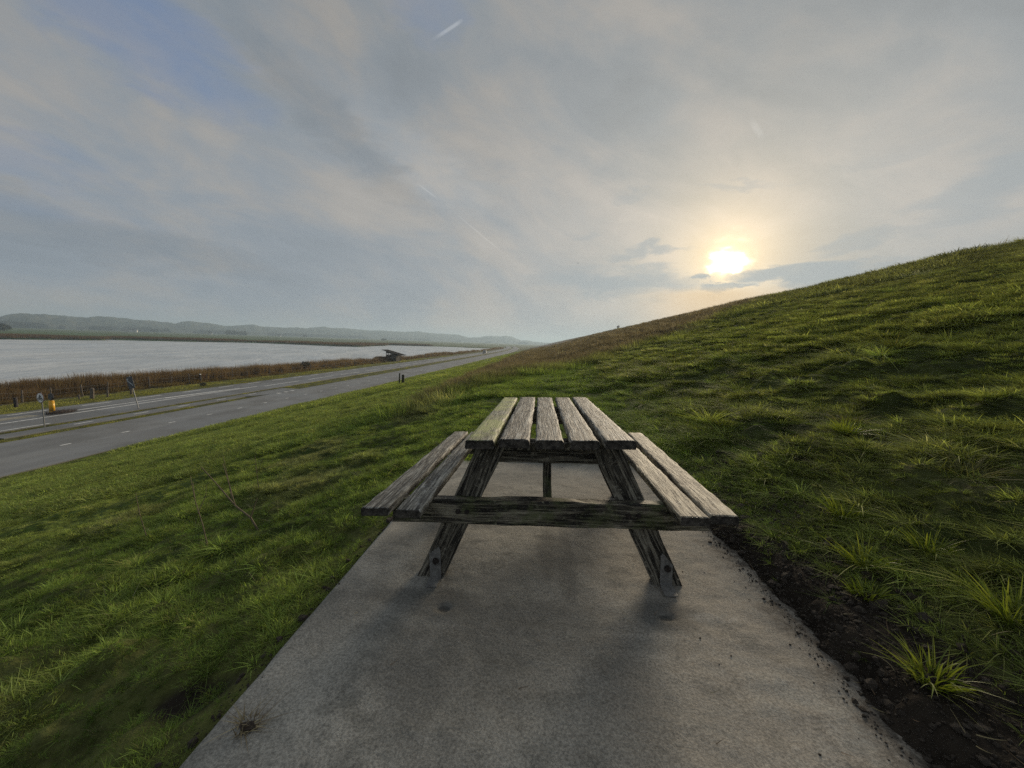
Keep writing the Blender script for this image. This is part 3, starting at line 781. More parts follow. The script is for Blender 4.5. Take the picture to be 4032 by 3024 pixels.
def build_table():
    root = empty('picnic_table'); BX = Vector((.03, 2.4, SLAB_TOP))
    root.matrix_world = SLAB_MW @ Matrix.Translation(BX)
    tag(root, 'weathered wooden picnic table with two plank benches on the concrete slab', 'picnic table')
    def off(p): return Vector(p) - BX
    # table top
    fr = [(-.355, -.221), (-.198, -.058), (-.030, .098), (.128, .259), (.284, .419)]
    bk = [(-.322, -.207), (-.180, -.056), (-.038, .082), (.111, .229), (.251, .367)]
    tops = ['algae', 't', 't', 't', 't']
    for i, ((a, b), (c, d)) in enumerate(zip(fr, bk)):
        me = plank_mesh('tabletop_plank', a - BX.x, b - BX.x, c - BX.x, d - BX.x, 1.71 - BX.y + .008 * (i % 2), 3.215 - BX.y - .006 * (i % 3), -.4285 - BX.z + .002 * ((i * 2) % 3), .040, W_ALGAE if i == 0 else W_TOP, 40 + i)
        o = obj('tabletop_plank', me, root)
        if i == 0: o['label'] = 'leftmost top plank, yellow-green with algae'
    # benches
    for side, sets in (('l', [((-.815, -.689), (-.748, -.629)), ((-.655, -.536), (-.600, -.500))]), ('r', [((.577, .699), (.540, .660)), ((.699 + .006, .822), (.704, .817))])):
        for i, ((a, b), (c, d)) in enumerate(sets):
            me = plank_mesh('seat_plank', a - BX.x, b - BX.x, c - BX.x, d - BX.x, (1.605 if (side, i) in (('l', 0), ('r', 1)) else 1.592) - BX.y, 3.185 - BX.y, -.7165 - BX.z - (.004 if side == 'r' and i == 0 else 0), .036, W_SEATR if side == 'r' else W_TOP, 60 + i + (10 if side == 'r' else 0))
            obj('seat_plank', me, root)
    # frames: front at y 1.84 and rear mirrored at 2.98
    for yc, sg, sd in ((1.875, 1, 0), (2.965, -1, 9)):
        for (xb, xt, s) in ((-.577, -.240, -1), (.617, .300, 1)):
            # leg: clipped square to the ground with a wedge cut
            zt, zb = -.470, SLAB_TOP + .001
            hw = .070; th = .062
            pts = []
            for (xx, zz2, q) in ((xb, zb, -1), (xb, zb, 1), (xt, zt, 1), (xt, zt, -1)):
                pts.append(off((xx + q * hw, yc - th / 2, zz2)))
            mb = MB(); vs = []
            n = 10
            bm = mb.bm; rows = []
            for j in range(n + 1):
                t = j / n
                row = []
                for (qx, qy) in ((-1, -1), (1, -1), (1, 1), (-1, 1)):
                    e = (random.random() - .5) * .005
                    row.append(bm.verts.new(off((xb + (xt - xb) * t + qx * hw + e, yc + qy * th / 2 + e, zb + (zt - zb) * t))))
                rows.append(row)
            for j in range(n):
                for q in range(4): bm.faces.new((rows[j][q], rows[j][(q + 1) % 4], rows[j + 1][(q + 1) % 4], rows[j + 1][q]))
            bm.faces.new(rows[0]); bm.faces.new(rows[n][::-1])
            es = [e for e in bm.edges if len(e.link_faces) == 2 and e.calc_face_angle(0) > 1.0]
            bmesh.ops.bevel(bm, geom=es, offset=.006, segments=2, affect='EDGES')
            me = mb.mesh('leg', [W_LEG])
            # grain along the leg: rotate mesh data so that local Y runs along it
            dirv = (Vector((xt, yc, zt)) - Vector((xb, yc, zb))).normalized(); zv = Vector((0, -1, 0)); xv = dirv.cross(zv)
            M = Matrix((xv, dirv, zv)).transposed().to_4x4(); M.translation = off((xb, yc, zb))
            me.transform(M.inverted()); o = obj('leg', me, root); o.matrix_local = M
            # steel strap and its bolt
            bx = xb + s * -.0 + (.03 if s < 0 else -.012)
            yf = yc - sg * (th / 2 + .004)
            b2 = MB()
            zs0 = SLAB_TOP + .004
            w = .029
            pts2 = [(bx - w, yf, zs0), (bx + w, yf, zs0), (bx + w, yf, zs0 + (.145 if s < 0 else .105)), (bx + (.022 if s < 0 else -.018), yf, zs0 + .165), (bx - w, yf, zs0 + (.125 if s < 0 else .155))]
            b2.poly([off(p) for p in pts2], Vector((0, -sg * .006, 0)))
            b2.box(off((bx, yf - sg * .045, zs0 + .003)), (.058, .09, .006))
            st = b2.build('steel_strap', M_GALV, root)
            MB().tube(off((bx + .004, yf - sg * .006, zs0 + .09)), off((bx + .004, yf - sg * .020, zs0 + .09)), .017, .014, 10).build('strap_bolt', M_BOLT, st)
        # seat beam in front of the legs
        yb = yc - sg * (.031 + .032)
        o = beam('seat_beam', off((-.735, yb, -.800)), off((.775, yb, -.807)), .122, .060, W_BEAM, root, 5 + sd, (0, 1, 0))
        for x in (-.41, -.365, .406, .453):
            MB().tube(off((x, yb - sg * .030, -.799)), off((x, yb - sg * .038, -.799)), .0125, .011, 8).build('bolt', M_BOLT, root)
        # cross brace under the top, behind the legs' heads
        beam('top_brace', off((-.30, yc + sg * .058, -.533)), off((.355, yc + sg * .058, -.533)), .115, .05, W_LEG, root, 15 + sd, (0, 1, 0))
        MB().box(off((.03, yc - sg * .012, -.4905)), (.50, .03, .036), bev=.003).build('batten', W_LEG, root)
        # slanting middle brace from the seat beam up to the middle of the top
        beam('middle_brace', off((.027, yc - sg * .025, -.80)), off((.027, 2.42 - sg * .1, -.475)), .044, .06, W_BEAM, root, 25 + sd, (0, -sg, 1))


build_table()

# ------------------------------------------------------------------ grass, reeds and other masses of blades
m, N, b, out = mat('grass_blade', (.06, .1, .02), .7, spec=.10)
tt = N.n('ShaderNodeAttribute', attribute_name='tint', attribute_type='INSTANCER').outputs['Color']
al_ = N.n('ShaderNodeAttribute', attribute_name='along').outputs['Fac']
bv_ = N.n('ShaderNodeAttribute', attribute_name='bvar').outputs['Fac']
cc = N.v('SCALE', tt, N.m('ADD', .55, N.m('MULTIPLY', bv_, .9)))
cc = N.mix(N.ramp(bv_, .88, .98, 0, .75), cc, (.22, .19, .09))
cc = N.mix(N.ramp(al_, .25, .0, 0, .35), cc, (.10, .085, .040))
N.put(b.inputs['Base Color'], cc)
tr_ = N.n('ShaderNodeBsdfTranslucent'); N.put(tr_.inputs[0], N.v('MULTIPLY', cc, (1.25, 1.25, .7)))
mx_ = N.n('ShaderNodeMixShader'); mx_.inputs[0].default_value = .42
m.node_tree.links.new(b.outputs[0], mx_.inputs[1]); m.node_tree.links.new(tr_.outputs[0], mx_.inputs[2]); m.node_tree.links.new(mx_.outputs[0], out.inputs[0])
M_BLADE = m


def tuft_mesh(name, n, rad, hgt, hv, wid, lean, droop, seed, segs=3, bias=(0, 0), fixed=None, clump=0.0, m=None):
    """a patch of curved tapering blades; attributes: along (0 root..1 tip), bvar (random per blade)"""
    g = np.random.default_rng(seed)
    a = g.uniform(0, 2 * np.pi, n); rr = rad * np.sqrt(g.uniform(0, 1, n)) * (1 - clump)
    ox, oy = rr * np.cos(a), rr * np.sin(a)
    H = hgt * (1 + hv * g.uniform(-1, 1, n))
    la = a + g.normal(0, 1.0, n) if clump == 0 else a + g.normal(0, .5, n)
    le = np.abs(g.normal(lean, lean * .5, n))
    dx = np.cos(la) * le + bias[0]; dy = np.sin(la) * le + bias[1]
    fa = g.uniform(0, 2 * np.pi, n); W = wid * g.uniform(.6, 1.3, n)
    dr = droop * g.uniform(.3, 1.5, n)
    rows = []; al = []
    for k in range(segs + 1):
        t = k / segs
        hx = ox + dx * H * (t + dr * t * t); hy = oy + dy * H * (t + dr * t * t)
        hz = H * (t - .42 * dr * t ** 2.2) / np.sqrt(1 + le * le * .6)
        w = W * (1 - t) ** .7 * .5 if k < segs else 0 * W
        sx, sy = np.cos(fa) * w, np.sin(fa) * w
        if k < segs:
            rows += [np.stack([hx - sx, hy - sy, hz], 1), np.stack([hx + sx, hy + sy, hz], 1)]; al += [np.full(n, t)] * 2
        else:
            rows.append(np.stack([hx, hy, hz], 1)); al.append(np.ones(n))
    V = np.stack(rows, 1).reshape(-1, 3); A = np.stack(al, 1).ravel(); k = 2 * segs + 1
    base = np.arange(n)[:, None] * k
    F = []
    for q in range(segs - 1):
        F.append(base + np.array([2 * q, 2 * q + 1, 2 * q + 3])); F.append(base + np.array([2 * q, 2 * q + 3, 2 * q + 2]))
    F.append(base + np.array([2 * segs - 2, 2 * segs - 1, 2 * segs]))
    F = np.concatenate(F)
    V[:, 2] -= .008
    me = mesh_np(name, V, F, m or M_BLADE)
    at = me.attributes.new('along', 'FLOAT', 'POINT'); at.data.foreach_set('value', A.astype(np.float32))
    at = me.attributes.new('bvar', 'FLOAT', 'POINT'); at.data.foreach_set('value', np.repeat(g.uniform(0, 1, n), k).astype(np.float32))
    return me


def scatter(name, label, protos, P, S, RZ, T, idx, tilt=None):
    """one object: points carrying instances of the patch meshes"""
    src = D.collections.new(name + '_patches')
    for i, me in enumerate(protos):
        src.objects.link(D.objects.new('patch_%02d' % i, me))
    n = len(P)
    me = D.meshes.new(name); me.vertices.add(n); me.vertices.foreach_set('co', np.asarray(P, np.float32).ravel())
    rot = np.zeros((n, 3), np.float32); rot[:, 2] = RZ
    if tilt is not None: rot[:, :2] = tilt
    at = me.attributes.new('rot', 'FLOAT_VECTOR', 'POINT'); at.data.foreach_set('vector', rot.ravel())
    S = np.asarray(S, np.float32)
    if S.ndim == 1: S = np.stack([S, S, S], 1)
    at = me.attributes.new('scl', 'FLOAT_VECTOR', 'POINT'); at.data.foreach_set('vector', S.astype(np.float32).ravel())
    at = me.attributes.new('pid', 'INT', 'POINT'); at.data.foreach_set('value', np.asarray(idx, np.int32))
    at = me.attributes.new('tint', 'FLOAT_COLOR', 'POINT'); at.data.foreach_set('color', np.concatenate([T, np.ones((n, 1))], 1).astype(np.float32).ravel())
    o = obj(name, me); tag(o, label, kind='stuff')
    t = D.node_groups.new(name, 'GeometryNodeTree')
    t.interface.new_socket('Geometry', in_out='INPUT', socket_type='NodeSocketGeometry')
    t.interface.new_socket('Geometry', in_out='OUTPUT', socket_type='NodeSocketGeometry')
    gi = t.nodes.new('NodeGroupInput'); go = t.nodes.new('NodeGroupOutput')
    ip = t.nodes.new('GeometryNodeInstanceOnPoints'); ci = t.nodes.new('GeometryNodeCollectionInfo')
    ci.inputs[0].default_value = src; ci.inputs['Separate Children'].default_value = True; ci.inputs['Reset Children'].default_value = True
    def attr(nm, ty):
        nd = t.nodes.new('GeometryNodeInputNamedAttribute'); nd.data_type = ty; nd.inputs[0].default_value = nm; return nd.outputs[0]
    L = t.links.new
    L(gi.outputs[0], ip.inputs['Points']); L(ci.outputs[0], ip.inputs['Instance'])
    ip.inputs['Pick Instance'].default_value = True
    L(attr('pid', 'INT'), ip.inputs['Instance Index']); L(attr('scl', 'FLOAT_VECTOR'), ip.inputs['Scale'])
    e2r = t.nodes.new('FunctionNodeEulerToRotation'); L(attr('rot', 'FLOAT_VECTOR'), e2r.inputs[0]); L(e2r.outputs[0], ip.inputs['Rotation'])
    L(ip.outputs[0], go.inputs[0])
    md = o.modifiers.new('scatter', 'NODES'); md.node_group = t
    return o


def polar_pts(n, d0, d1, a0, a1, cap=None, seed=0):
    """random places seen from the table end, evenly spread in view: density falls with distance"""
    g = np.random.default_rng(seed)
    d = np.exp(g.uniform(np.log(d0), np.log(d1), n)); a = R(1) * g.uniform(a0, a1, n)
    x, y = d * np.sin(a), d * np.cos(a)
    if cap:  # thin out the nearest so that no more than cap per square metre stand there
        dens = n / (np.log(d1 / d0) * R(a1 - a0)) / d ** 2
        k = g.uniform(0, 1, n) < cap / dens
        x, y = x[k], y[k]
    return x, y


def off_slab(x, y, mg=.0):
    sx, sy = to_slab(x, y)
    return ~((sx > SX0 - mg) & (sx < 1.13 + mg) & (sy < SY1 + mg))


def mixc(a, b, t): return np.array(a)[None] * (1 - t[:, None]) + np.array(b)[None] * t[:, None]


def clumps(x, y): return fbm(x * 3.3, y * 3.3, 451, 3) * .65 + fbm(x * 1.1, y * 1.1, 455, 2) * .35


GRASS_K = 1.75


def grass_colour(x, y, g):
    n = fbm(x * .9, y * .9, 401, 4); n2 = fbm(x * 3.1, y * 3.1, 405, 3); r = g.uniform(0, 1, len(x)); c = sstep(clumps(x, y), .34, .64)
    C = mixc((.060, .102, .022), (.150, .198, .050), c * .75 + .25 * n)
    R_ = sstep(x, .9, 2.4)
    CR = mixc((.064, .090, .022), (.168, .188, .056), c * .7 + .3 * sstep(n, .3, .7))
    C = C * (1 - R_[:, None]) + CR * R_[:, None]
    ol = .6 * sstep(x + 6 * (n - .5), 5, 20)[:, None]; C = C * (1 - ol) + ol * np.array([.098, .094, .046])
    low = sstep(-x, 3.5, 6.0)
    C = C * (1 - low[:, None]) + low[:, None] * mixc((.122, .165, .040), (.185, .218, .064), n2)
    dry = sstep(fbm(x * .8, y * .5, 411, 3), .52, .70) * .6 * sstep(-x, 1.5, 2.6) * sstep(x, -7, -4)
    C = C * (1 - dry[:, None]) + dry[:, None] * np.array([.190, .185, .095])
    B = brown_mask(x, y) * .95
    C = C * (1 - B[:, None]) + B[:, None] * mixc((.080, .063, .052), (.125, .100, .082), r)
    ver = sstep(-x, 26, 27.5)
    C = C * (1 - ver[:, None]) + ver[:, None] * mixc((.13, .145, .036), (.20, .19, .06), n2)
    lum = np.exp(g.normal(0, .30 + .18 * R_, len(x)))
    return np.clip(C * (GRASS_K * lum)[:, None], 0, .6)


def build_grass():
    g = np.random.default_rng(77)
    # --- near: patches of single blades
    soft = [tuft_mesh('turf', 84, .080, .030, .5, .0044, .7, .6, 500 + i, 3) for i in range(4)]
    longs = [tuft_mesh('long_grass', 50, .065, .060, .45, .0056, .75, 1.1, 510 + i, 4, clump=.5) for i in range(4)]
    tus = [tuft_mesh('tussock', 64, .075, .092, .45, .0066, .85, 1.3, 520 + i, 5, clump=.55) for i in range(4)]
    straw = [tuft_mesh('straw', 12, .09, .09, .6, .0030, 1.0, .8, 530 + i, 3, (-.3, -.1)) for i in range(2)]
    protos = soft + longs + tus + straw
    x, y = polar_pts(110000, .75, 11.0, -72, 66, 480, 1)
    k = off_slab(x, y, .012); x, y = x[k], y[k]
    s = soil_mask(x, y)
    cl = clumps(x, y)
    keep = (g.uniform(0, 1, len(x)) > s * np.where(x > 0, .86, .5)) & (g.uniform(0, 1, len(x)) > np.where(x > 0, .50, .15) * sstep(.44 - cl, -.04, .10))
    x, y, s, cl = x[keep], y[keep], s[keep], cl[keep]
    n = len(x); Rr = x > 0
    u = g.uniform(0, 1, n); pat = fbm(x * 1.4, y * 1.4, 421, 3)
    idx = g.integers(0, 4, n)                                  # turf
    tL = (~Rr) & (x > -4.0) & (u < .16 * sstep(x, -5.5, -2.5) * (.5 + pat)); idx[tL] = g.integers(4, 8, tL.sum())
    tR = Rr & (u < .42); idx[tR] = g.integers(4, 8, tR.sum())
    tT = Rr & (u > .90 - .40 * sstep(pat, .45, .7)); idx[tT] = g.integers(8, 12, tT.sum())
    tS = (u > np.where(Rr, .968, .985)) & ~tT & (x > -5.5); idx[tS] = g.integers(12, 14, tS.sum())
    S = g.uniform(.75, 1.2, n) * (.52 + .68 * sstep(cl, .32, .66))
    B = brown_mask(x, y)
    S = S * np.interp(np.hypot(x, y), [1.0, 3.5], [.60, .95])
    S = np.where(x < -4.5, S * .8, S)
    S = np.where((x > .9) & (x < 2.2) & (y < 2.8), S * .75, S)
    # shorter at the very edge of the slab
    sx, sy = to_slab(x, y)
    S = np.where((sx > -1.12) & (sx < 0) & (sy < SY1), S * .6, S)
    C = grass_colour(x, y, g)
    st = idx >= 12; C[st] = mixc((.17, .15, .08), (.42, .40, .30), g.uniform(0, 1, st.sum()))  # dry straws; their palest colour also paints leaf glints, more on the right
    tl = g.normal(0, .12, (n, 2))
    wind = np.where(idx >= 4, 1, 0)
    RZ = g.uniform(0, 6.28, n)
    scatter('grass', 'green grass with drooping blades on both sides of the slab', protos, np.stack([x, y, ground_z(x, y)], 1), S, RZ, C, idx, tl)
    # --- stout tussocks on the upper slope
    big = [tuft_mesh('big_tussock', 210, .14, .165, .5, .0085, .8, 1.1, 590 + i, 4, clump=.35) for i in range(5)]
    x, y = polar_pts(26000, 2.2, 44.0, -10, 66, 2.6, 4)
    k = (x > 1.5 + .25 * (y < 2.6)) & off_slab(x, y, .3) & (x < 29) & (g.uniform(0, 1, len(x)) > 1.3 * brown_mask(x, y)) & (soil_mask(x, y) < .3); x, y = x[k], y[k]; n = len(x)
    S = np.exp(g.normal(-.12, .28, n)) * np.interp(np.hypot(x, y), [2.2, 4, 40], [.6, .85, 1.25])
    C = grass_colour(x, y, g); br = g.uniform(0, 1, n) < .22; C[br] = C[br] * .35 + np.array([.16, .15, .08]) * .65
    scatter('grass', 'stout tussocks standing out of the slope right of the table', big, np.stack([x, y, ground_z(x, y)], 1), np.stack([S, S, S * g.uniform(.7, 1.1, n)], 1), g.uniform(0, 6.28, n), np.clip(C * np.exp(g.normal(.05, .22, n))[:, None], 0, .6), g.integers(0, 5, n), g.normal(0, .12, (n, 2)))
    # --- middle distance
    m1 = [tuft_mesh('turf_patch', 200, .26, .042, .5, .009, .6, .6, 540 + i, 2) for i in range(3)] + [tuft_mesh('tussock_patch', 60, .11, .085, .5, .013, .85, 1.2, 545 + i, 3, clump=.5) for i in range(3)] + [tuft_mesh('dead_stems', 110, .30, .20, .5, .010, .4, .3, 548 + i, 2) for i in range(2)]
    x, y = polar_pts(80000, 8.5, 34.0, -72, 66, None, 2)
    k = off_slab(x, y) & ~road_mask(x, y) & (x > -46) & (x < 31.5) & (g.uniform(0, 1, len(x)) > (.45 * (x > 0) + .35) * sstep(.46 - clumps(x, y), -.04, .10)); x, y = x[k], y[k]; n = len(x)
    B = brown_mask(x, y); u = g.uniform(0, 1, n)
    idx = g.integers(0, 3, n); t = (x > 0) & (u < .6); idx[t] = g.integers(3, 6, t.sum()); t = g.uniform(0, 1, n) < B * .92; idx[t] = g.integers(6, 8, t.sum())
    S = g.uniform(.7, 1.25, n) * np.where(x < -20.8, .8, 1.0) * (.6 + .8 * sstep(clumps(x, y), .34, .64))
    scatter('grass', 'grass further off on the slope and verges', m1, np.stack([x, y, ground_z(x, y)], 1), np.stack([S, S, S * np.where(x < -4, .8, 1.0)], 1), g.uniform(0, 6.28, n), grass_colour(x, y, g), idx)
    # --- far
    m2 = [tuft_mesh('far_turf', 200, 1.0, .08, .5, .035, .5, .5, 560 + i, 1) for i in range(3)] + [tuft_mesh('far_tussock', 170, .9, .22, .6, .04, .5, .8, 565 + i, 2) for i in range(2)] + [tuft_mesh('far_stems', 150, 1.0, .26, .5, .03, .35, .3, 568 + i, 1) for i in range(2)]
    x, y = polar_pts(16000, 26, 170, -60, 45, None, 3)
    k = ~road_mask(x, y) & (x > -41) & (x < 31.5); x, y = x[k], y[k]; n = len(x)
    idx = g.integers(0, 3, n); t = (x > 0) & (g.uniform(0, 1, n) < .6); idx[t] = g.integers(3, 5, t.sum()); t = g.uniform(0, 1, n) < brown_mask(x, y) * .8; idx[t] = g.integers(5, 7, t.sum())
    x = np.where((x < -19.8) & (x > -22.3), -19.6, x)
    S = g.uniform(.7, 1.2, n); S3 = np.stack([S, S, S], 1); nar = (x < -27.3) & (x > -30.3); S3[nar, :2] *= .32
    nar = (x < -36.1) & (x > -37.2); S3[nar, :2] *= .4
    scatter('grass', 'far grass and brown dead stems on the dike', m2, np.stack([x, y, ground_z(x, y)], 1), S3, g.uniform(0, 6.28, n), grass_colour(x, y, g), idx)
    # --- tall thin flowering stems along the crest
    m3 = [tuft_mesh('tall_stems', 7, .25, .75, .45, .030, .25, .5, 580 + i, 4, (.35, 0)) for i in range(4)]
    y = np.concatenate([g.uniform(26, 120, 170), g.normal(46, 4, 26), g.normal(60, 4, 20), g.normal(76, 5, 16)]); x = g.normal(29.2, .7, len(y)); n = len(x)
    S = g.uniform(.45, 1.15, n)
    scatter('tall_grass', 'thin tall grass stems standing against the sky on the crest', m3, np.stack([x, y, ground_z(x, y)], 1), S, g.normal(0, .3, n), np.tile(np.array([[.16, .13, .085]]), (n, 1)), g.integers(0, 4, n))


build_grass()


def build_reeds():
    g = np.random.default_rng(99)
    pr = [tuft_mesh('reed_patch', 70, .75, 1.55, .28, .035, .10, .35, 600 + i, 3, (.10, .02)) for i in range(4)] + [tuft_mesh('low_reed', 80, .7, .7, .4, .03, .2, .5, 610 + i, 2) for i in range(2)]
    n = 5200
    y = np.exp(g.uniform(np.log(14), np.log(420), n)); 
    off = g.uniform(0, 1, n)
    base = np.interp(y, [10, 24, 31, 36, 40, 52, 110, 200, 420], [-44.6, -44.6, -44.9, -44.2, -43.8, -42.8, -43.2, -42.4, -46])
    wdt = np.interp(y, [10, 100, 200, 420], [4.6, 4.2, 2.8, 2.5])
    x = base - off * wdt
    front = g.uniform(0, 1, n) < .16
    x[front] = base[front] + g.uniform(0, 1.3, front.sum())
    idx = g.integers(0, 4, n); idx[front] = g.integers(4, 6, front.sum())
    S = g.uniform(.70, 1.1, n) * (.55 + .65 * fbm(x * .16, y * .16, 431, 4)); S[front] *= .8
    S = S * np.interp(y, [14, 22, 27, 31, 60], [.55, .6, .85, 1.05, 1.05])
    C = mixc((.125, .075, .046), (.235, .168, .105), g.uniform(0, 1, n) * .6 + .4 * fbm(x * .2, y * .1, 433, 3)); C[front] = mixc((.16, .115, .055), (.20, .15, .075), g.uniform(0, 1, front.sum()))
    scatter('reeds', 'red-brown reeds along the near shore of the lake', pr, np.stack([x, y, ground_z(x, y, False) - .05], 1), S, g.uniform(0, 6.28, n), C, idx)
    # far shore: wide belt
    P = LAKE[9:]; seg = np.diff(P, axis=0); L = np.hypot(seg[:, 0], seg[:, 1]); cum = np.concatenate([[0], np.cumsum(L)])
    n = 6500; s = g.uniform(0, cum[-1], n); i = np.searchsorted(cum, s) - 1; t = (s - cum[i]) / L[i]
    p = P[i] + seg[i] * t[:, None]; nrm = np.stack([-seg[:, 1], seg[:, 0]], 1) / L[:, None]; nrm = -nrm[i]
    w = np.where(p[:, 1] > 330, 26, 52) * g.uniform(0, 1, n) ** 1.3
    # outward normal: pick the side that lies outside the lake
    tst = in_poly((p + nrm * 1.0)[:, 0], (p + nrm * 1.0)[:, 1], LAKE); nrm[tst] *= -1
    q = p + nrm * w[:, None]
    k = ~in_poly(q[:, 0], q[:, 1], LAKE); q = q[k]; n = len(q)
    fp = [tuft_mesh('far_reed_patch', 60, 3.2, 1.5, .3, .16, .15, .3, 620 + i, 1) for i in range(3)]
    C = mixc((.085, .048, .028), (.13, .078, .045), g.uniform(0, 1, n))
    scatter('reeds', 'dark brown reed belt on the far shore of the lake', fp, np.stack([q[:, 0], q[:, 1], np.full(n, -6.4 + CAM_Z)], 1), g.uniform(.7, 1.15, n), g.uniform(0, 6.28, n), C, g.integers(0, 3, n))


build_reeds()

# ------------------------------------------------------------------ far trees, farms
M_LEAF = simple('dark_winter_wood', (.030, .034, .022), .95, .4, .15)
M_BARK = simple('bark', (.05, .042, .034), .9, .3, 4)
M_WALL = simple('white_farm_wall', (.62, .61, .58), .8, .08, .5)
M_ROOFR = simple('grey_roof_tiles', (.10, .095, .095), .8, .2, .6)
M_GLASS = mat('dark_glass', (.02, .022, .025), .1)[0]


def gz(x, y): return float(ground_z(np.array([float(x)]), np.array([float(y)]))[0])


def build_far():
    g = np.random.default_rng(123)
    # a wood that reads as one mass: clumps of small leafy faces along the foot of the dunes
    cl = []
    for i in range(4):
        q = np.random.default_rng(700 + i); n = 150
        dirs = q.normal(0, 1, (n, 3)); dirs /= np.linalg.norm(dirs, axis=1)[:, None]
        c = dirs * (q.uniform(.35, 1, n) ** .5)[:, None] * np.array([1, 1, .75]) + np.array([0, 0, .8])
        a = q.normal(0, .16, (n, 3)); b_ = q.normal(0, .16, (n, 3))
        V = np.stack([c - a, c + b_, c + a, c - b_], 1).reshape(-1, 3); F = np.arange(n * 4).reshape(n, 4)
        cl.append(mesh_np('crown_clump', V, F, M_LEAF, False))
    n = 1500
    a = g.uniform(-70, -1, n); dens = fbm(a * .55, a * 0 + 3, 441, 3)
    k = g.uniform(0, 1, n) < sstep(dens, .38, .62); a = a[k]; n = len(a)
    r = hill_r(a) - 430 - g.uniform(0, 60, n) + 60 * (dens[k] - .5)
    S = g.uniform(4, 8.5, n)
    scatter('far_woods', 'hazy belt of woods at the foot of the dunes', cl, np.stack([r * np.sin(R(1) * a), r * np.cos(R(1) * a), np.full(n, -6.6 + CAM_Z)], 1), S, g.uniform(0, 6.28, n), np.full((n, 3), .03), g.integers(0, 4, n))
    # single far trees and groves that stand out in front of the wood
    spots = [(-40.9, 1180, 9, 'broad dark grove standing alone in the fields before the dunes'), (-39.9, 1190, 8, 'lower right shoulder of trees beside the broad dark grove'), (-58, 560, 5.5, 'dark low grove at the left end of the far fields'), (-47.7, 1250, 6.5, 'round tree clump just right of the white farmhouses'), (-33.2, 1300, 6, 'small round tree clump in the fields below the middle dunes'), (-23.4, 1000, 4, 'small dark thicket behind the reed point')]
    crowns = []
    for i, (az_, r_, s, lab) in enumerate(spots):
        t = empty('tree', (r_ * math.sin(R(az_)), r_ * math.cos(R(az_)), -6.35 + CAM_Z))
        tag(t, lab, 'tree', 'trees standing in the far fields')
        q = np.random.default_rng(740 + i); n = 420; wide = 1.9 if i in (0, 1, 2, 5) else 1.1
        dirs = q.normal(0, 1, (n, 3)); dirs /= np.linalg.norm(dirs, axis=1)[:, None]
        c = dirs * (q.uniform(.2, 1, n) ** .4)[:, None] * np.array([s * wide, s * .8, s * .62]) * (.8 + .4 * q.uniform(0, 1, n))[:, None] + np.array([0, 0, s * .75])
        u_ = q.normal(0, .09 * s, (n, 3)); v_ = q.normal(0, .09 * s, (n, 3))
        V = np.stack([c - u_, c + v_, c + u_, c - v_], 1).reshape(-1, 3)
        obj('crown', mesh_np('crown', V, np.arange(n * 4).reshape(n, 4), M_LEAF, False), t)
        for dx in ((-.9, 0, .9) if wide > 1.5 else (0,)): MB().tube((dx * s, 0, -.3), (dx * s * .9, .2, s * .9), .06 * s, .03 * s, 7).build('trunk', M_BARK, t)
    # farms
    def farm(az_, r_, w, d, h, rh, rz, lab):
        t = empty('farmhouse', (r_ * math.sin(R(az_)), r_ * math.cos(R(az_)), -6.3 + CAM_Z), R(rz)); tag(t, lab, 'house', 'white farmhouses beyond the lake')
        MB().box((0, 0, h / 2 - .2), (w, d, h + .4)).build('wall', M_WALL, t)
        ov = .35
        pts = [(-w / 2 - ov, -d / 2 - ov, h - .1), (-w / 2 - ov, 0, h + rh), (-w / 2 - ov, d / 2 + ov, h - .1)]
        rf = MB().poly(pts, Vector((w + 2 * ov, 0, 0))).build('roof', M_ROOFR, t)
        MB().box((w * .25, 0, h + rh + .3), (.7, .7, 1.4)).build('chimney', M_WALL, rf)
        for k in (-.3, 0, .3): MB().box((k * w, -d / 2 - .02, h * .5), (1.1, .06, 1.3)).build('window', M_GLASS, t)
        MB().box((.15 * w, -d / 2 - .03, 1.0), (1.0, .06, 2.1)).build('door', M_GLASS, t)
    farm(-49.4, 1100, 13, 8, 4.2, 3.2, 40, 'largest white farmhouse left of the middle dunes')
    farm(-49.95, 1120, 8, 6, 3.2, 2.6, 60, 'small white house left of the largest farmhouse')
    farm(-43.0, 1050, 7, 6, 4.6, 2.6, 40, 'bright white gabled house alone at the edge of the wood')
    farm(-36.1, 1250, 9, 7, 3.4, 3.0, 30, 'white house half hidden below the dunes right of the grove')
    farm(-53.1, 1150, 10, 7, 3.4, 3.0, 55, 'dim pale farmhouse towards the left end of the dunes')


build_far()

# ------------------------------------------------------------------ roadside furniture
M_POLE = simple('grey_galvanised_pole', (.22, .23, .23), .55, .2, 12, .2)
M_WHITE = simple('faded_white_sign', (.86, .87, .86), .5, .12, 8)
M_BLACK = mat('black_print', (.025, .027, .028), .6)[0]
M_RIM = simple('faded_sign_rim', (.20, .12, .12), .5, .3, 9)
M_YEL = simple('amber_plastic', (.80, .43, .02), .35, .10, 6)
M_BLUE = simple('dark_blue_sign', (.06, .066, .075), .5, .35, 4)
M_GREYSIGN = simple('pale_sign_mark', (.30, .33, .35), .5, .2, 5)
M_POST = simple('grey_brown_post', (.15, .125, .10), .9, .4, 9, bmp=.4)
M_POSTG = simple('green_stained_post', (.055, .055, .036), .9, .4, 9, bmp=.4)
M_RED = simple('red_post_paint', (.30, .045, .025), .6, .25, 9)
M_DARKP = simple('dark_post_paint', (.030, .024, .026), .7, .3, 9)


def disc(parent, name, c, r, th, facing, m, n=28):
    f = Vector(facing).normalized()
    return MB().tube(Vector(c) - f * th / 2, Vector(c) + f * th / 2, r, None, n).build(name, m, parent)


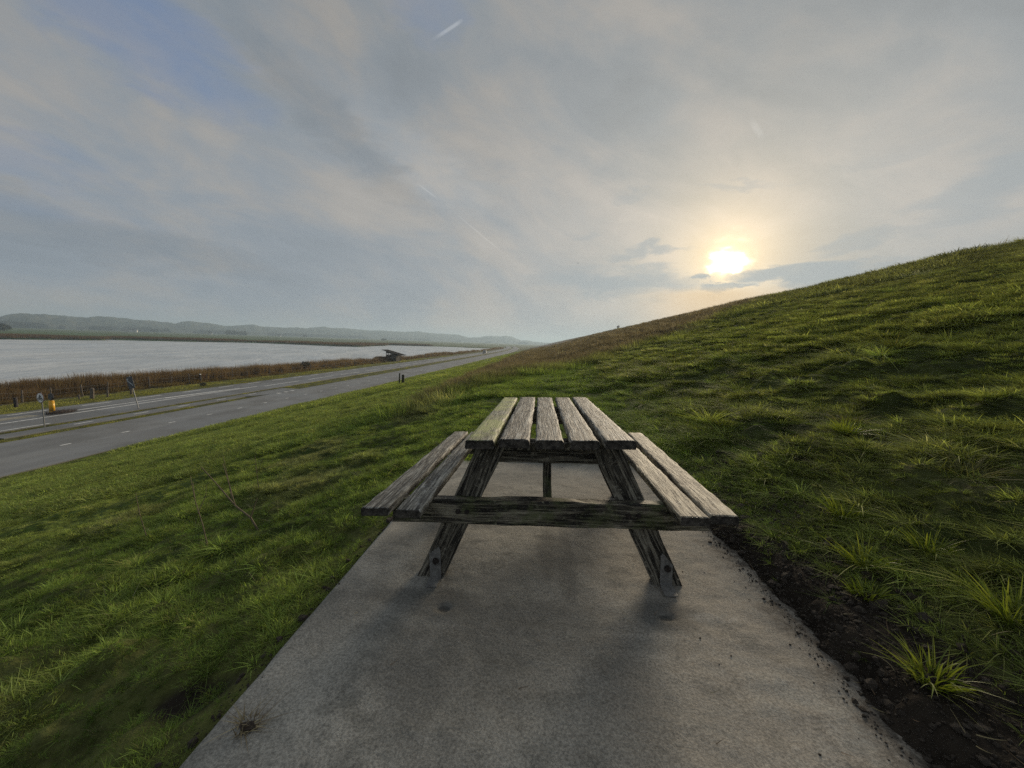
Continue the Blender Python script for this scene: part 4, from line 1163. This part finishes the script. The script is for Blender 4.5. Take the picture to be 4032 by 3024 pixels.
def build_signs():
    # round sign with a moped on it
    x0, y0 = -29.85, 20.2
    t = empty('traffic_sign', (x0, y0, ROAD_Z - .03)); tag(t, 'round white sign with a dark two-wheeler pictogram on a grey pole', 'traffic sign')
    MB().tube((0, 0, -.3), (-.02, 0, 2.06), .030, None, 10).build('pole', M_POLE, t)
    f = Vector((-.14, -.99, .0)).normalized(); rt = Vector((-f.y, f.x, 0)); c = Vector((-.02, 0, 1.76)) + f * .05
    disc(t, 'rim', c, .315, .012, f, M_RIM)
    fc = disc(t, 'face', c + f * .009, .275, .010, f, M_WHITE)
    P = lambda a, h: c + f * .020 + rt * a + Vector((0, 0, h))
    ring = MB()
    for cx in (-.12, .12):
        for k in range(14):
            a0, a1 = k / 14 * 6.2832, (k + 1) / 14 * 6.2832
            ring.tube(P(cx + .075 * math.cos(a0), -.08 + .075 * math.sin(a0)), P(cx + .075 * math.cos(a1), -.08 + .075 * math.sin(a1)), .012, None, 5)
    for a, b_, w in (((-.12, -.08), (-.03, .01), .022), ((-.03, .01), (.07, -.02), .026), ((.07, -.02), (.12, -.08), .02), ((.12, -.08), (.085, .10), .018), ((.085, .10), (.05, .125), .018), ((-.06, .03), (-.02, .12), .034), ((-.02, .12), (.06, .075), .022)):
        ring.tube(P(*a), P(*b_), w * .7, None, 6)
    ring.tube(P(-.005, .165) - f * .008, P(-.005, .165) + f * .004, .036, None, 10)
    ring.build('pictogram', M_BLACK, fc)
    MB().box(Vector((-.02, 0, 1.76)), (.09, .05, .30)).build('clamp', M_POLE, t)
    # amber bollard with a round board on top
    t = empty('bollard', (-34.15, 23.6, ROAD_Z)); tag(t, 'bright amber island bollard with a dark round board on top', 'bollard')
    mb = MB()
    prof_ = [(.0, .15), (.03, .16), (.10, .145), (.80, .14), (.83, .13), (.845, .09)]
    for (h0, r0), (h1, r1) in zip(prof_[:-1], prof_[1:]): mb.tube((0, 0, h0), (0, 0, h1), r0, r1, 20)
    mb.build('body', M_YEL, t, True)
    MB().box((0, 0, .90), (.09, .06, .12)).build('bracket', M_DARKP, t)
    f = Vector((-.1, -.99, 0)).normalized()
    disc(t, 'round_board', Vector((0, 0, 1.12)), .24, .06, f, M_DARKP)
    disc(t, 'board_face', Vector((0, 0, 1.12)) + f * .034, .225, .012, f, M_BLUE)
    # leaning pole with a blue board
    t = empty('road_sign', (-30.72, 26.4, ROAD_Z - .05)); tag(t, 'leaning grey pole carrying a dark blue board', 'road sign')
    top = Vector((-.72, .05, 2.50))
    MB().tube((0, 0, -.2), top, .036, None, 10).build('pole', M_POLE, t)
    f = Vector((.05, -.99, .05)).normalized(); up = (top.normalized() - f * top.normalized().dot(f)).normalized(); rt = up.cross(f).normalized()
    c = top * .80 + f * .05
    M = Matrix((rt, up, f)).transposed().to_4x4(); M.translation = c
    bd = MB().box((0, 0, 0), (.50, .92, .02), M, .01).build('board', M_BLUE, t)
    a = MB()
    a.box((0, 0, 0), (.09, .55, .006), M @ Matrix.Translation((0, -.05, .016)) @ Matrix.Rotation(R(38), 4, 'Z'))
    a.poly([M @ Vector(p) for p in ((-.22, .08, .013), (-.04, .33, .013), (-.22, .36, .013))], f * .006)
    a.build('arrow', M_GREYSIGN, bd)
    MB().box((0, 0, -.03), (.05, .5, .05), M).build('clamp', M_POLE, t)


build_signs()


def post(name, x, y, h, w, m, label, cat, group=None, lean=(0, 0), cap=None, round_=True, z=None):
    t = empty(name, (x, y, (gz(x, y) if z is None else z)))
    tag(t, label, cat, group); t.rotation_euler = (lean[1], lean[0], random.uniform(0, 3))
    mb = MB().tube((0, 0, -.25), (0, 0, h * .5), w * 1.05, w, 9).tube((0, 0, h * .5), (0, 0, h - w * .4), w, w * .97, 9).tube((0, 0, h - w * .4), (0, 0, h), w * .97, w * .7, 9)
    mb.jitter(.004, int(abs(x * 100))); mb.build('shaft', m, t)
    if cap: MB().tube((0, 0, h), (0, 0, h + .07), w * 1.1, w * .8, 9).build('cap', cap, t)
    return t


def build_posts():
    g = 'wooden posts standing in the road verge'
    post('wooden_post', -39.0, 29.7, 1.0, .14, M_POST, 'thick leaning grey post in the verge before the reeds', 'post', g, (-.14, 0))
    post('wooden_post', -40.1, 29.6, .42, .07, M_POST, 'short thin stub just left of the thick leaning post', 'post', g)
    post('wooden_post', -39.0, 30.9, .62, .07, M_POST, 'thin low post just right of the thick leaning post', 'post', g, (.05, 0))
    post('wooden_post', -39.0, 32.9, .70, .10, M_POST, 'dark low post behind the leaning blue board', 'post', g)
    post('wooden_post', -39.5, 25.2, .75, .11, M_DARKP, 'dark stump of a post left of the round white sign', 'post', g)
    post('marker_post', -42.4, 43.8, 1.05, .10, M_DARKP, 'dark marker post with a pale cap before the reeds', 'marker post', 'marker posts before the reeds', cap=M_WHITE)
    post('marker_post', -43.3, 45.2, 1.05, .11, M_RED, 'red marker post beside the dark one', 'marker post', 'marker posts before the reeds')
    post('wooden_post', -11.10, 28.5, 1.02, .055, M_POSTG, 'tall thin post of the pair on the lower slope', 'post', 'pair of posts on the lower slope', (.06, 0))
    t = post('wooden_post', -10.58, 27.9, .80, .10, M_POSTG, 'short thick post of the pair on the lower slope', 'post', 'pair of posts on the lower slope', (-.03, 0))
    # wire fence in front of the reeds
    f = empty('wire_fence', (-43.6, 31, gz(-43.6, 31))); tag(f, 'wire fence on thin weathered posts in front of the reeds', 'fence')
    pm = MB().tube((0, 0, -.3), (0, 0, 1.15), .058, .052, 8).mesh('post', M_POST); base = f.location
    pts = []
    y = 19.0; i = 0
    while y < 150:
        x = float(np.interp(y, [10, 31, 45, 60, 150], [-43.3, -43.0, -42.9, -42.0, -41.9])) + random.uniform(-.06, .06)
        h = random.uniform(.85, 1.1)
        p = Vector((x, y, gz(x, y))); pts.append(p + Vector((0, 0, h)))
        o = obj('post', pm, f, p - base, (random.uniform(-.06, .06), random.uniform(-.06, .06), 0)); o.scale = (1, 1, h)
        y += random.uniform(1.7, 2.6) if y < 60 else random.uniform(3, 5)
    for dz in (.1, .45):
        mb = MB()
        for a, b_ in zip(pts[:-1], pts[1:]): mb.tube(a - base - Vector((0, 0, dz)), b_ - base - Vector((0, 0, dz)), .005, None, 4)
        mb.build('wire', M_POLE, f)


build_posts()


def build_hide():
    x0, y0 = -42.4, 104.4
    z0 = gz(x0, y0)
    Mw = simple('dark_hide_boards', (.075, .066, .058), .9, .4, 3, bmp=.3); Mr = mat('hide_roof_felt', (.022, .022, .022), 1.0, spec=.05)[0]
    t = empty('bird_hide', (x0, y0, z0), R(-8)); tag(t, 'dark wooden bird hide with a slanting roof above the reeds', 'hut')
    w, d, h = 3.0, 2.2, 2.55
    def top(x): return 3.05 - (x + 2.6) * .235
    for sy in (-1, 1):
        yy = sy * d / 2
        MB().box((0, yy, .85), (w, .06, 1.7)).build('wall', Mw, t)
        for xx in (-w / 2, -.9, -.15, w / 2):
            hh = top(xx) - .06; MB().box((xx, yy + sy * .05, hh / 2), (.12, .12, hh)).build('upright', Mw, t)
        pts = [(-w / 2, yy, 2.22), (w / 2, yy, 2.12), (w / 2, yy, top(w / 2) - .05), (-w / 2, yy, top(-w / 2) - .05)]
        MB().poly(pts, Vector((0, .05 * sy, 0))).build('lintel_board', Mw, t)
        MB().box((.72, yy, 1.92), (1.5, .05, .44)).build('shutter', Mw, t)
    for xx in (-w / 2,): MB().box((xx, 0, .9), (.06, d - .1, 1.8)).build('side_wall', Mw, t)
    MB().box((w / 2, 0, .8), (.06, d - .1, 1.6)).build('side_wall', Mw, t)
    pts = [(-2.6, -d / 2 - .5, 3.05), (3.0, -d / 2 - .5, top(3.0)), (3.0, -d / 2 - .5, top(3.0) + .12), (-2.6, -d / 2 - .5, 3.17)]
    MB().poly(pts, Vector((0, d + 1.0, 0))).build('roof', Mr, t)
    # screen of boards leading up to it
    s = empty('screen', (-45.6, 103.6, gz(-45.2, 103.6)), R(-6)); tag(s, 'low brown reed screen with a rounded corner left of the bird hide', 'screen')
    o = [(-2.2, 0, 0), (-2.2, 0, 1.1), (-2.05, 0, 1.5), (-1.7, 0, 1.78), (-1.2, 0, 1.86), (1.9, 0, 1.92), (1.9, 0, 0)]
    MB().poly([Vector(p) - Vector((0, 0, .3)) for p in o], Vector((0, .10, 0))).build('panel', simple('reed_screen', (.075, .050, .038), .95, .35, 5, bmp=.5), s)
    mb = MB()
    for xx in (-1.6, -.2, 1.2): mb = MB().tube((xx, .17, -.3), (xx, .17, 1.7), .05, None, 7); mb.build('post', M_POST, s)


build_hide()


def build_car():
    Mb = mat('white_car_paint', (.70, .70, .70), .25)[0]; Mt = mat('tyre_rubber', (.015, .015, .015), .8)[0]; Mrim = mat('alloy', (.35, .35, .36), .35, .8)[0]
    Ml = mat('red_lamp', (.35, .01, .01), .25)[0]; Mk = mat('black_trim', (.015, .015, .015), .5)[0]
    y0 = 197.0
    t = empty('car', (-31.3 + float(bend(y0)), y0, ROAD_Z)); tag(t, 'small white car driving away along the lake road', 'car')
    mb = MB()
    side = [(-2.1, .35), (-2.15, .75), (-2.05, .98), (-1.2, 1.02), (1.05, 1.0), (1.95, .88), (2.1, .65), (2.08, .35)]
    mb.poly([(-.86, y, z) for y, z in side], Vector((1.72, 0, 0)))
    bmesh.ops.bevel(mb.bm, geom=mb.bm.edges[:], offset=.05, segments=2, affect='EDGES')
    mb.build('body', Mb, t)
    mb = MB(); bm = mb.bm
    lo = [(-.80, -2.0, 1.0), (.80, -2.0, 1.0), (.80, 1.0, 1.0), (-.80, 1.0, 1.0)]; hi = [(-.62, -1.6, 1.55), (.62, -1.6, 1.55), (.62, .25, 1.55), (-.62, .25, 1.55)]
    a = [bm.verts.new(p) for p in lo]; b_ = [bm.verts.new(p) for p in hi]
    for k in range(4): bm.faces.new((a[k], a[(k + 1) % 4], b_[(k + 1) % 4], b_[k]))
    bm.faces.new(b_); bm.faces.new(a[::-1]); mb.build('window', M_GLASS, t)
    MB().box((0, -.68, 1.58), (1.30, 1.95, .07), bev=.02).build('roof', Mb, t)
    for sx in (-1, 1):
        for (yy, lean) in ((-1.82, .35), (.62, -.72)):
            MB().tube((sx * .81, yy - (.18 if yy < 0 else -.38), 1.0), (sx * .63, yy + (.2 if yy < 0 else -.36), 1.56), .045, None, 6).build('pillar', Mb, t)
        MB().box((sx * .72, -2.13, .86), (.22, .06, .22), bev=.02).build('tail_lamp', Ml, t)
        MB().box((sx * .95, .55, 1.05), (.16, .10, .12), bev=.02).build('mirror', Mb, t)
        for yy in (-1.3, 1.32):
            w = empty('wheel', (sx * .80, yy, .33)); w.parent = t
            MB().tube((-.10, 0, 0), (.10, 0, 0), .33, None, 20).build('tyre', Mt, w)
            MB().tube((-.105, 0, 0), (.105, 0, 0), .20, None, 14).build('rim', Mrim, w)
    MB().box((0, -2.16, .50), (1.66, .08, .22), bev=.02).build('bumper', Mk, t)
    MB().box((0, -2.175, .72), (.50, .02, .11)).build('number_plate', M_YEL, t)


build_car()


def person_mesh(coat, trousers, skin, hair, pose):
    J = pose
    names = list(J.keys()); pos = [J[k][0] for k in names]; rad = [J[k][1] for k in names]
    E = [('pelvis', 'chest'), ('chest', 'neck'), ('neck', 'head'), ('head', 'crown'), ('chest', 'shl'), ('shl', 'ell'), ('ell', 'hal'), ('chest', 'shr'), ('shr', 'elr'), ('elr', 'har'), ('pelvis', 'hipl'), ('hipl', 'knl'), ('knl', 'anl'), ('anl', 'tol'), ('pelvis', 'hipr'), ('hipr', 'knr'), ('knr', 'anr'), ('anr', 'tor')]
    me = D.meshes.new('body'); me.from_pydata(pos, [(names.index(a), names.index(b_)) for a, b_ in E], [])
    o = D.objects.new('tmp_body', me); COL.objects.link(o)
    md = o.modifiers.new('s', 'SKIN'); sv = me.skin_vertices[0].data
    for i, r in enumerate(rad): sv[i].radius = (r, r)
    sv[names.index('pelvis')].use_root = True
    ss = o.modifiers.new('ss', 'SUBSURF'); ss.levels = 1; ss.render_levels = 1
    dg = bpy.context.evaluated_depsgraph_get(); nm = D.meshes.new_from_object(o.evaluated_get(dg))
    D.objects.remove(o)
    for m_ in (coat, trousers, skin, hair): nm.materials.append(m_)
    for p in nm.polygons:
        z = p.center.z; p.use_smooth = True
        p.material_index = 1 if z < .82 else (0 if z < 1.46 else (2 if (z < 1.64 and p.center.y < .03) else 3))
    return nm


def build_people():
    skin = mat('skin', (.42, .26, .19), .6)[0]; hair = mat('brown_hair', (.045, .03, .02), .7)[0]
    c1 = simple('mauve_brown_coat', (.13, .075, .070), .85, .15, 8); c2 = simple('dark_brown_coat', (.075, .045, .042), .85, .15, 8); tr = simple('dark_trousers', (.025, .020, .022), .85, .15, 8)
    def pose(s, arm):
        return {'pelvis': ((0, 0, .92), .13), 'chest': ((0, 0, 1.30), .16), 'neck': ((0, -.01, 1.47), .06), 'head': ((0, -.03, 1.60), .095), 'crown': ((0, -.02, 1.70), .07),
                'shl': ((-.19, 0, 1.38), .075), 'ell': ((-.27, .02, 1.10), .055), 'hal': ((-.24, -.08, .86), .045), 'shr': ((.19, 0, 1.38), .075), 'elr': ((.27, .02, 1.10), .055), 'har': ((.24, -.08, .86), .045),
                'hipl': ((-.09, 0, .86), .10), 'knl': ((-.10, -.06 * s, .48), .07), 'anl': ((-.10, .08 * s, .08), .05), 'tol': ((-.10, .08 * s - .14, .04), .04),
                'hipr': ((.09, 0, .86), .10), 'knr': ((.10, .04 * s, .48), .07), 'anr': ((.10, -.10 * s, .08), .05), 'tor': ((.10, -.10 * s - .14, .04), .04)}
    x, y = 29.2, 163.0
    p1 = obj('person', person_mesh(c2, tr, skin, hair, pose(1, 0)), None, (x - .36, y, gz(x - .36, y) - .02), (0, 0, .25)); p1.scale = (1, 1, .93)
    tag(p1, 'shorter walker in a brown coat, left of the pair on the dike crest', 'person', 'two people walking on the crest')
    p2 = obj('person', person_mesh(c1, tr, skin, hair, pose(-1, 0)), None, (x + .18, y + .1, gz(x + .18, y) - .02), (0, 0, -.15)); p2.scale = (1, 1, 1.04)
    tag(p2, 'taller walker in a dull mauve coat, right of the pair on the dike crest', 'person', 'two people walking on the crest')


build_people()


def build_bird():
    mb = MB(); M_ = mat('dark_bird', (.03, .03, .032), .8)[0]
    d = 130.0; a, e = R(4.0), R(11.5)
    t = empty('bird', (d * math.sin(a) * math.cos(e), d * math.cos(a) * math.cos(e), d * math.sin(e) + CAM_Z)); tag(t, 'tiny dark bird flying left of the sun', 'bird')
    MB().ball((0, 0, 0), .09, (1, 2.4, 1)).build('body', M_, t, True)
    for s in (-1, 1): MB().poly([(0, .12, .02), (s * .32, .10, .14), (s * .62, -.02, .06), (s * .30, -.06, .12), (0, -.10, .02)], Vector((0, 0, .015))).build('wing', M_, t)


build_bird()

# ------------------------------------------------------------------ plants and litter near the slab
M_STALK = simple('dry_stalk', (.16, .125, .08), .85, .25, 20)


def stalk(x, y, pts, r, lab):
    t = empty('dry_stalk', (x, y, gz(x, y))); tag(t, lab, 'dry stalk', 'dry stalks left of the table')
    for k, line in enumerate(pts):
        mb = MB(); n = len(line)
        for i in range(n - 1): mb.tube(line[i], line[i + 1], r * (1 - .75 * i / n) * (1 if k == 0 else .6), r * (1 - .75 * (i + 1) / n) * (1 if k == 0 else .6), 6)
        mb.build('stem' if k == 0 else 'twig', M_STALK, t)


def build_stalks():
    stalk(-2.46, 2.54, [[(0, 0, -.03), (-.07, .03, .16), (-.16, .07, .32), (-.22, .10, .50)], [(-.12, .05, .24), (-.09, .09, .36), (-.10, .11, .44)], [(-.16, .07, .32), (-.22, .12, .45)]], .0045, 'thin forked stalk leaning left, nearest the camera')
    stalk(-2.28, 2.84, [[(0, 0, -.03), (-.10, .02, .10), (-.26, .05, .18), (-.46, .10, .33), (-.62, .12, .47)], [(-.26, .05, .18), (-.33, .08, .34), (-.40, .10, .52)], [(-.10, .02, .10), (-.06, .05, .26)]], .008, 'thick bent branch lying over the grass')
    stalk(-3.30, 3.72, [[(0, 0, -.03), (-.05, .02, .22), (-.12, .04, .50)]], .004, 'single thin stem behind the bent branch')
    stalk(-3.10, 3.86, [[(0, 0, -.03), (-.02, 0, .18), (-.05, .02, .38)], [(-.02, 0, .18), (.04, .02, .34)]], .004, 'small dark forked stem close to the bench end')
    stalk(-3.46, 2.97, [[(0, 0, -.03), (-.06, .0, .2), (-.10, .01, .40)]], .004, 'upright thin stem at the far left')


build_stalks()

m, N, b, _ = mat('broad_blade', (.12, .17, .02), .5, spec=.4)
al_ = N.n('ShaderNodeAttribute', attribute_name='along').outputs['Fac']; bv_ = N.n('ShaderNodeAttribute', attribute_name='bvar').outputs['Fac']
c_ = N.mix(bv_, (.13, .19, .026), (.29, .325, .06)); c_ = N.mix(N.ramp(al_, .3, 0, 0, .6), c_, (.10, .10, .04)); N.put(b.inputs['Base Color'], c_)
_out = [n for n in m.node_tree.nodes if n.type == 'OUTPUT_MATERIAL'][0]
tr2 = N.n('ShaderNodeBsdfTranslucent'); N.put(tr2.inputs[0], N.v('MULTIPLY', c_, (1.3, 1.3, .6))); mx2 = N.n('ShaderNodeMixShader'); mx2.inputs[0].default_value = .4
m.node_tree.links.new(b.outputs[0], mx2.inputs[1]); m.node_tree.links.new(tr2.outputs[0], mx2.inputs[2]); m.node_tree.links.new(mx2.outputs[0], _out.inputs[0])
M_BROAD = m
m, N, b, _ = mat('straw_blade', (.30, .25, .14), .8, spec=.3)
bv_ = N.n('ShaderNodeAttribute', attribute_name='bvar').outputs['Fac']; N.put(b.inputs['Base Color'], N.mix(bv_, (.12, .075, .045), (.42, .36, .20))); M_STRAWB = m


def build_tufts():
    L = [(1.30, 1.26, .19, 60, 'small bright tuft on the bare soil nearest the bottom right'), (1.70, 1.42, .27, 90, 'large yellow-green tuft at the right edge above the bare soil'), (1.54, 1.86, .24, 70, 'bright spiky tuft in the middle of the dug soil'), (1.42, 1.68, .15, 46, 'low bright tuft beside the dug edge of the slab'), (1.72, 2.24, .22, 80, 'bright green tuft right of the right bench end'), (1.80, 1.84, .20, 60, 'upright tuft between the soil patch and the large tuft'), (2.35, 3.15, .24, 80, 'bright tuft on the slope behind the right bench')]
    for i, (x, y, h, n, lab) in enumerate(L):
        me = tuft_mesh('blades', int(n * 2.2), .075, h * .52, .5, .0075, .48, .75, 800 + i, 5, (-.08, -.1), clump=.3, m=M_BROAD)
        t = empty('grass_tuft', (x, y, gz(x, y))); tag(t, lab, 'grass tuft', 'bright grass tufts beside the slab')
        obj('blades', me, t)
        me = tuft_mesh('dead_blades', 12, .10, h * .22, .4, .005, 1.0, .9, 830 + i, 4, (0, 0), m=M_STRAWB); obj('dead_blades', me, t)
    # pulled clump lying on the slab
    p = SLAB_MW @ Vector((-.93, 1.035, SLAB_TOP + .008))
    t = empty('grass_clump', p); tag(t, 'pulled straw-coloured grass clump lying on the slab', 'grass clump')
    obj('blades', tuft_mesh('blades', 90, .035, .038, .6, .0035, 1.2, .4, 850, 3, (.25, -.05), m=M_STRAWB), t)
    MB().ball((.01, -.01, .0), .016, (1.6, 1, .3), 2).jitter(.003, 3).build('root_ball', simple('root_soil', (.04, .03, .022), .95, .4, 30), t)
    # dead weeds at the island nose by the bollard
    t = empty('weeds', (-33.55, 23.7, ROAD_Z)); tag(t, 'dark heap of dead weeds at the foot of the amber bollard', 'weeds')
    mw = simple('dead_weed', (.045, .034, .030), .95, .4, 6)
    obj('stems', tuft_mesh('stems', 260, .8, .30, .5, .02, .5, .6, 860, 3, m=mw), t).scale = (.55, 1.1, 1)
    MB().ball((0, 0, .02), .5, (.7, 1.4, .35), 3).jitter(.03, 5).build('mound', mw, t)


build_tufts()


def build_bushes():
    ml = simple('dark_bramble', (.055, .055, .038), .95, .4, 3)
    for i, (x, y, s, lab) in enumerate([(-43.2, 66, .75, 'dark bush rising from the reeds by the shore'), (-38.6, 40.2, .28, 'small dark bush in the verge near the marker posts')]):
        t = empty('bush', (x, y, gz(x, y))); tag(t, lab, 'bush', 'dark bushes before the lake')
        q = np.random.default_rng(900 + i); n = 420; d = q.normal(0, 1, (n, 3)); d /= np.linalg.norm(d, axis=1)[:, None]
        c = d * (q.uniform(.2, 1, n) ** .45)[:, None] * np.array([1.1, 1.1, .8]) * s + np.array([0, 0, s * (1.5 if i == 0 else .7)])
        a = q.normal(0, .08 * s, (n, 3)); b_ = q.normal(0, .08 * s, (n, 3))
        obj('foliage', mesh_np('foliage', np.stack([c - a, c + b_, c + a, c - b_], 1).reshape(-1, 3), np.arange(n * 4).reshape(n, 4), ml, False), t)
        mb = MB()
        for k in range(6): mb.tube((0, 0, -.1), (math.cos(k) * s * .6, math.sin(k) * s * .6, s * 1.2), .03 * s + .01, .008, 5)
        mb.build('stem', M_BARK, t)


build_bushes()


def build_litter():
    g = np.random.default_rng(303)
    ms = simple('wet_soil', (.044, .034, .025), .9, .5, 50, bmp=.5)
    cl = []
    for i in range(4):
        me = MB().ball((0, 0, 0), 1, (1, 1, .7), 1).jitter(.28, i).mesh('clod', ms, False); cl.append(me)
    n = 12000
    y = g.uniform(.5, 3.7, n); x = soil_edge(y) + g.normal(.03, .03, n) - np.abs(g.normal(0, .05, n)) * (g.uniform(0, 1, n) < .07)
    far_ = g.uniform(0, 1, n) < .03; x[far_] -= g.exponential(.16, far_.sum())
    more = g.uniform(0, 1, n) < .6; x[more] = soil_edge(y[more]) + g.uniform(.02, .60, more.sum())
    ls = g.uniform(0, 1, n) < .06; x[ls] = -1.045 + g.normal(0, .025, ls.sum())
    sx, sy = to_slab(x, y); on = (sx > SX0) & (x < soil_edge(y))
    z = np.where(on, slab_z(x, y), ground_z(x, y))
    S = g.lognormal(-6.05, .6, n); S = np.clip(S, .001, .012); S[more] *= g.uniform(1.0, 2.6, more.sum()); S[on & far_] *= .6
    scatter('soil_crumbs', 'dark crumbs of soil along the dug edge of the slab', cl, np.stack([x, y, z + S * .25], 1), S, g.uniform(0, 6.28, n), np.full((n, 3), .02), g.integers(0, 4, n), g.normal(0, .5, (n, 2)))
    # straws lying about
    st = []
    for i in range(3):
        me = tuft_mesh('straw_bit', 1, .001, .09, .2, .0045, .2, .9, 870 + i, 4, m=M_STRAWB); me.transform(Matrix.Rotation(R(84), 4, 'X')); st.append(me)
    n = 520
    y = g.uniform(.6, 3.6, n); x = g.uniform(1.08, 2.2, n); a = g.uniform(0, 1, n) < .30; x[a] = g.uniform(-1.02, 1.1, a.sum()); x[a] = np.where(g.uniform(0, 1, a.sum()) < .6, np.abs(x[a]), x[a])
    sx, sy = to_slab(x, y); on = (sx > SX0) & (x < soil_edge(y))
    z = np.where(on, slab_z(x, y) + .003, ground_z(x, y) + .012)
    S = np.where(on, g.uniform(.15, .5, n), g.uniform(.25, .8, n))
    scatter('straw_litter', 'bits of straw lying on the soil and slab', st, np.stack([x, y, z], 1), S, g.uniform(0, 6.28, n), np.full((n, 3), .3), g.integers(0, 3, n), g.normal(0, .1, (n, 2)))


build_litter()

# ------------------------------------------------------------------ the air
def build_haze():
    m = D.materials.new('pale_air'); m.use_nodes = True; N = NT(m.node_tree)
    out = N.n('ShaderNodeOutputMaterial'); v = N.n('ShaderNodeVolumePrincipled')
    v.inputs['Color'].default_value = (.64, .83, 1.0, 1); v.inputs['Density'].default_value = HAZE_DENSITY; v.inputs['Anisotropy'].default_value = .25
    m.node_tree.links.new(v.outputs[0], out.inputs['Volume'])
    x0, x1, y0, y1, z0, z1 = -9300, 9300, -9300, 9300, -9.7 + CAM_Z, 64
    V = [(x, y, z) for z in (z0, z1) for y in (y0, y1) for x in (x0, x1)]
    F = [(0, 2, 3, 1), (4, 5, 7, 6), (0, 1, 5, 4), (2, 6, 7, 3), (0, 4, 6, 2), (1, 3, 7, 5)]
    tag(obj('haze', mesh_np('haze', V, F, m, False)), 'pale haze over the fields and dunes', kind='stuff')


HAZE_DENSITY = .00046
build_haze()
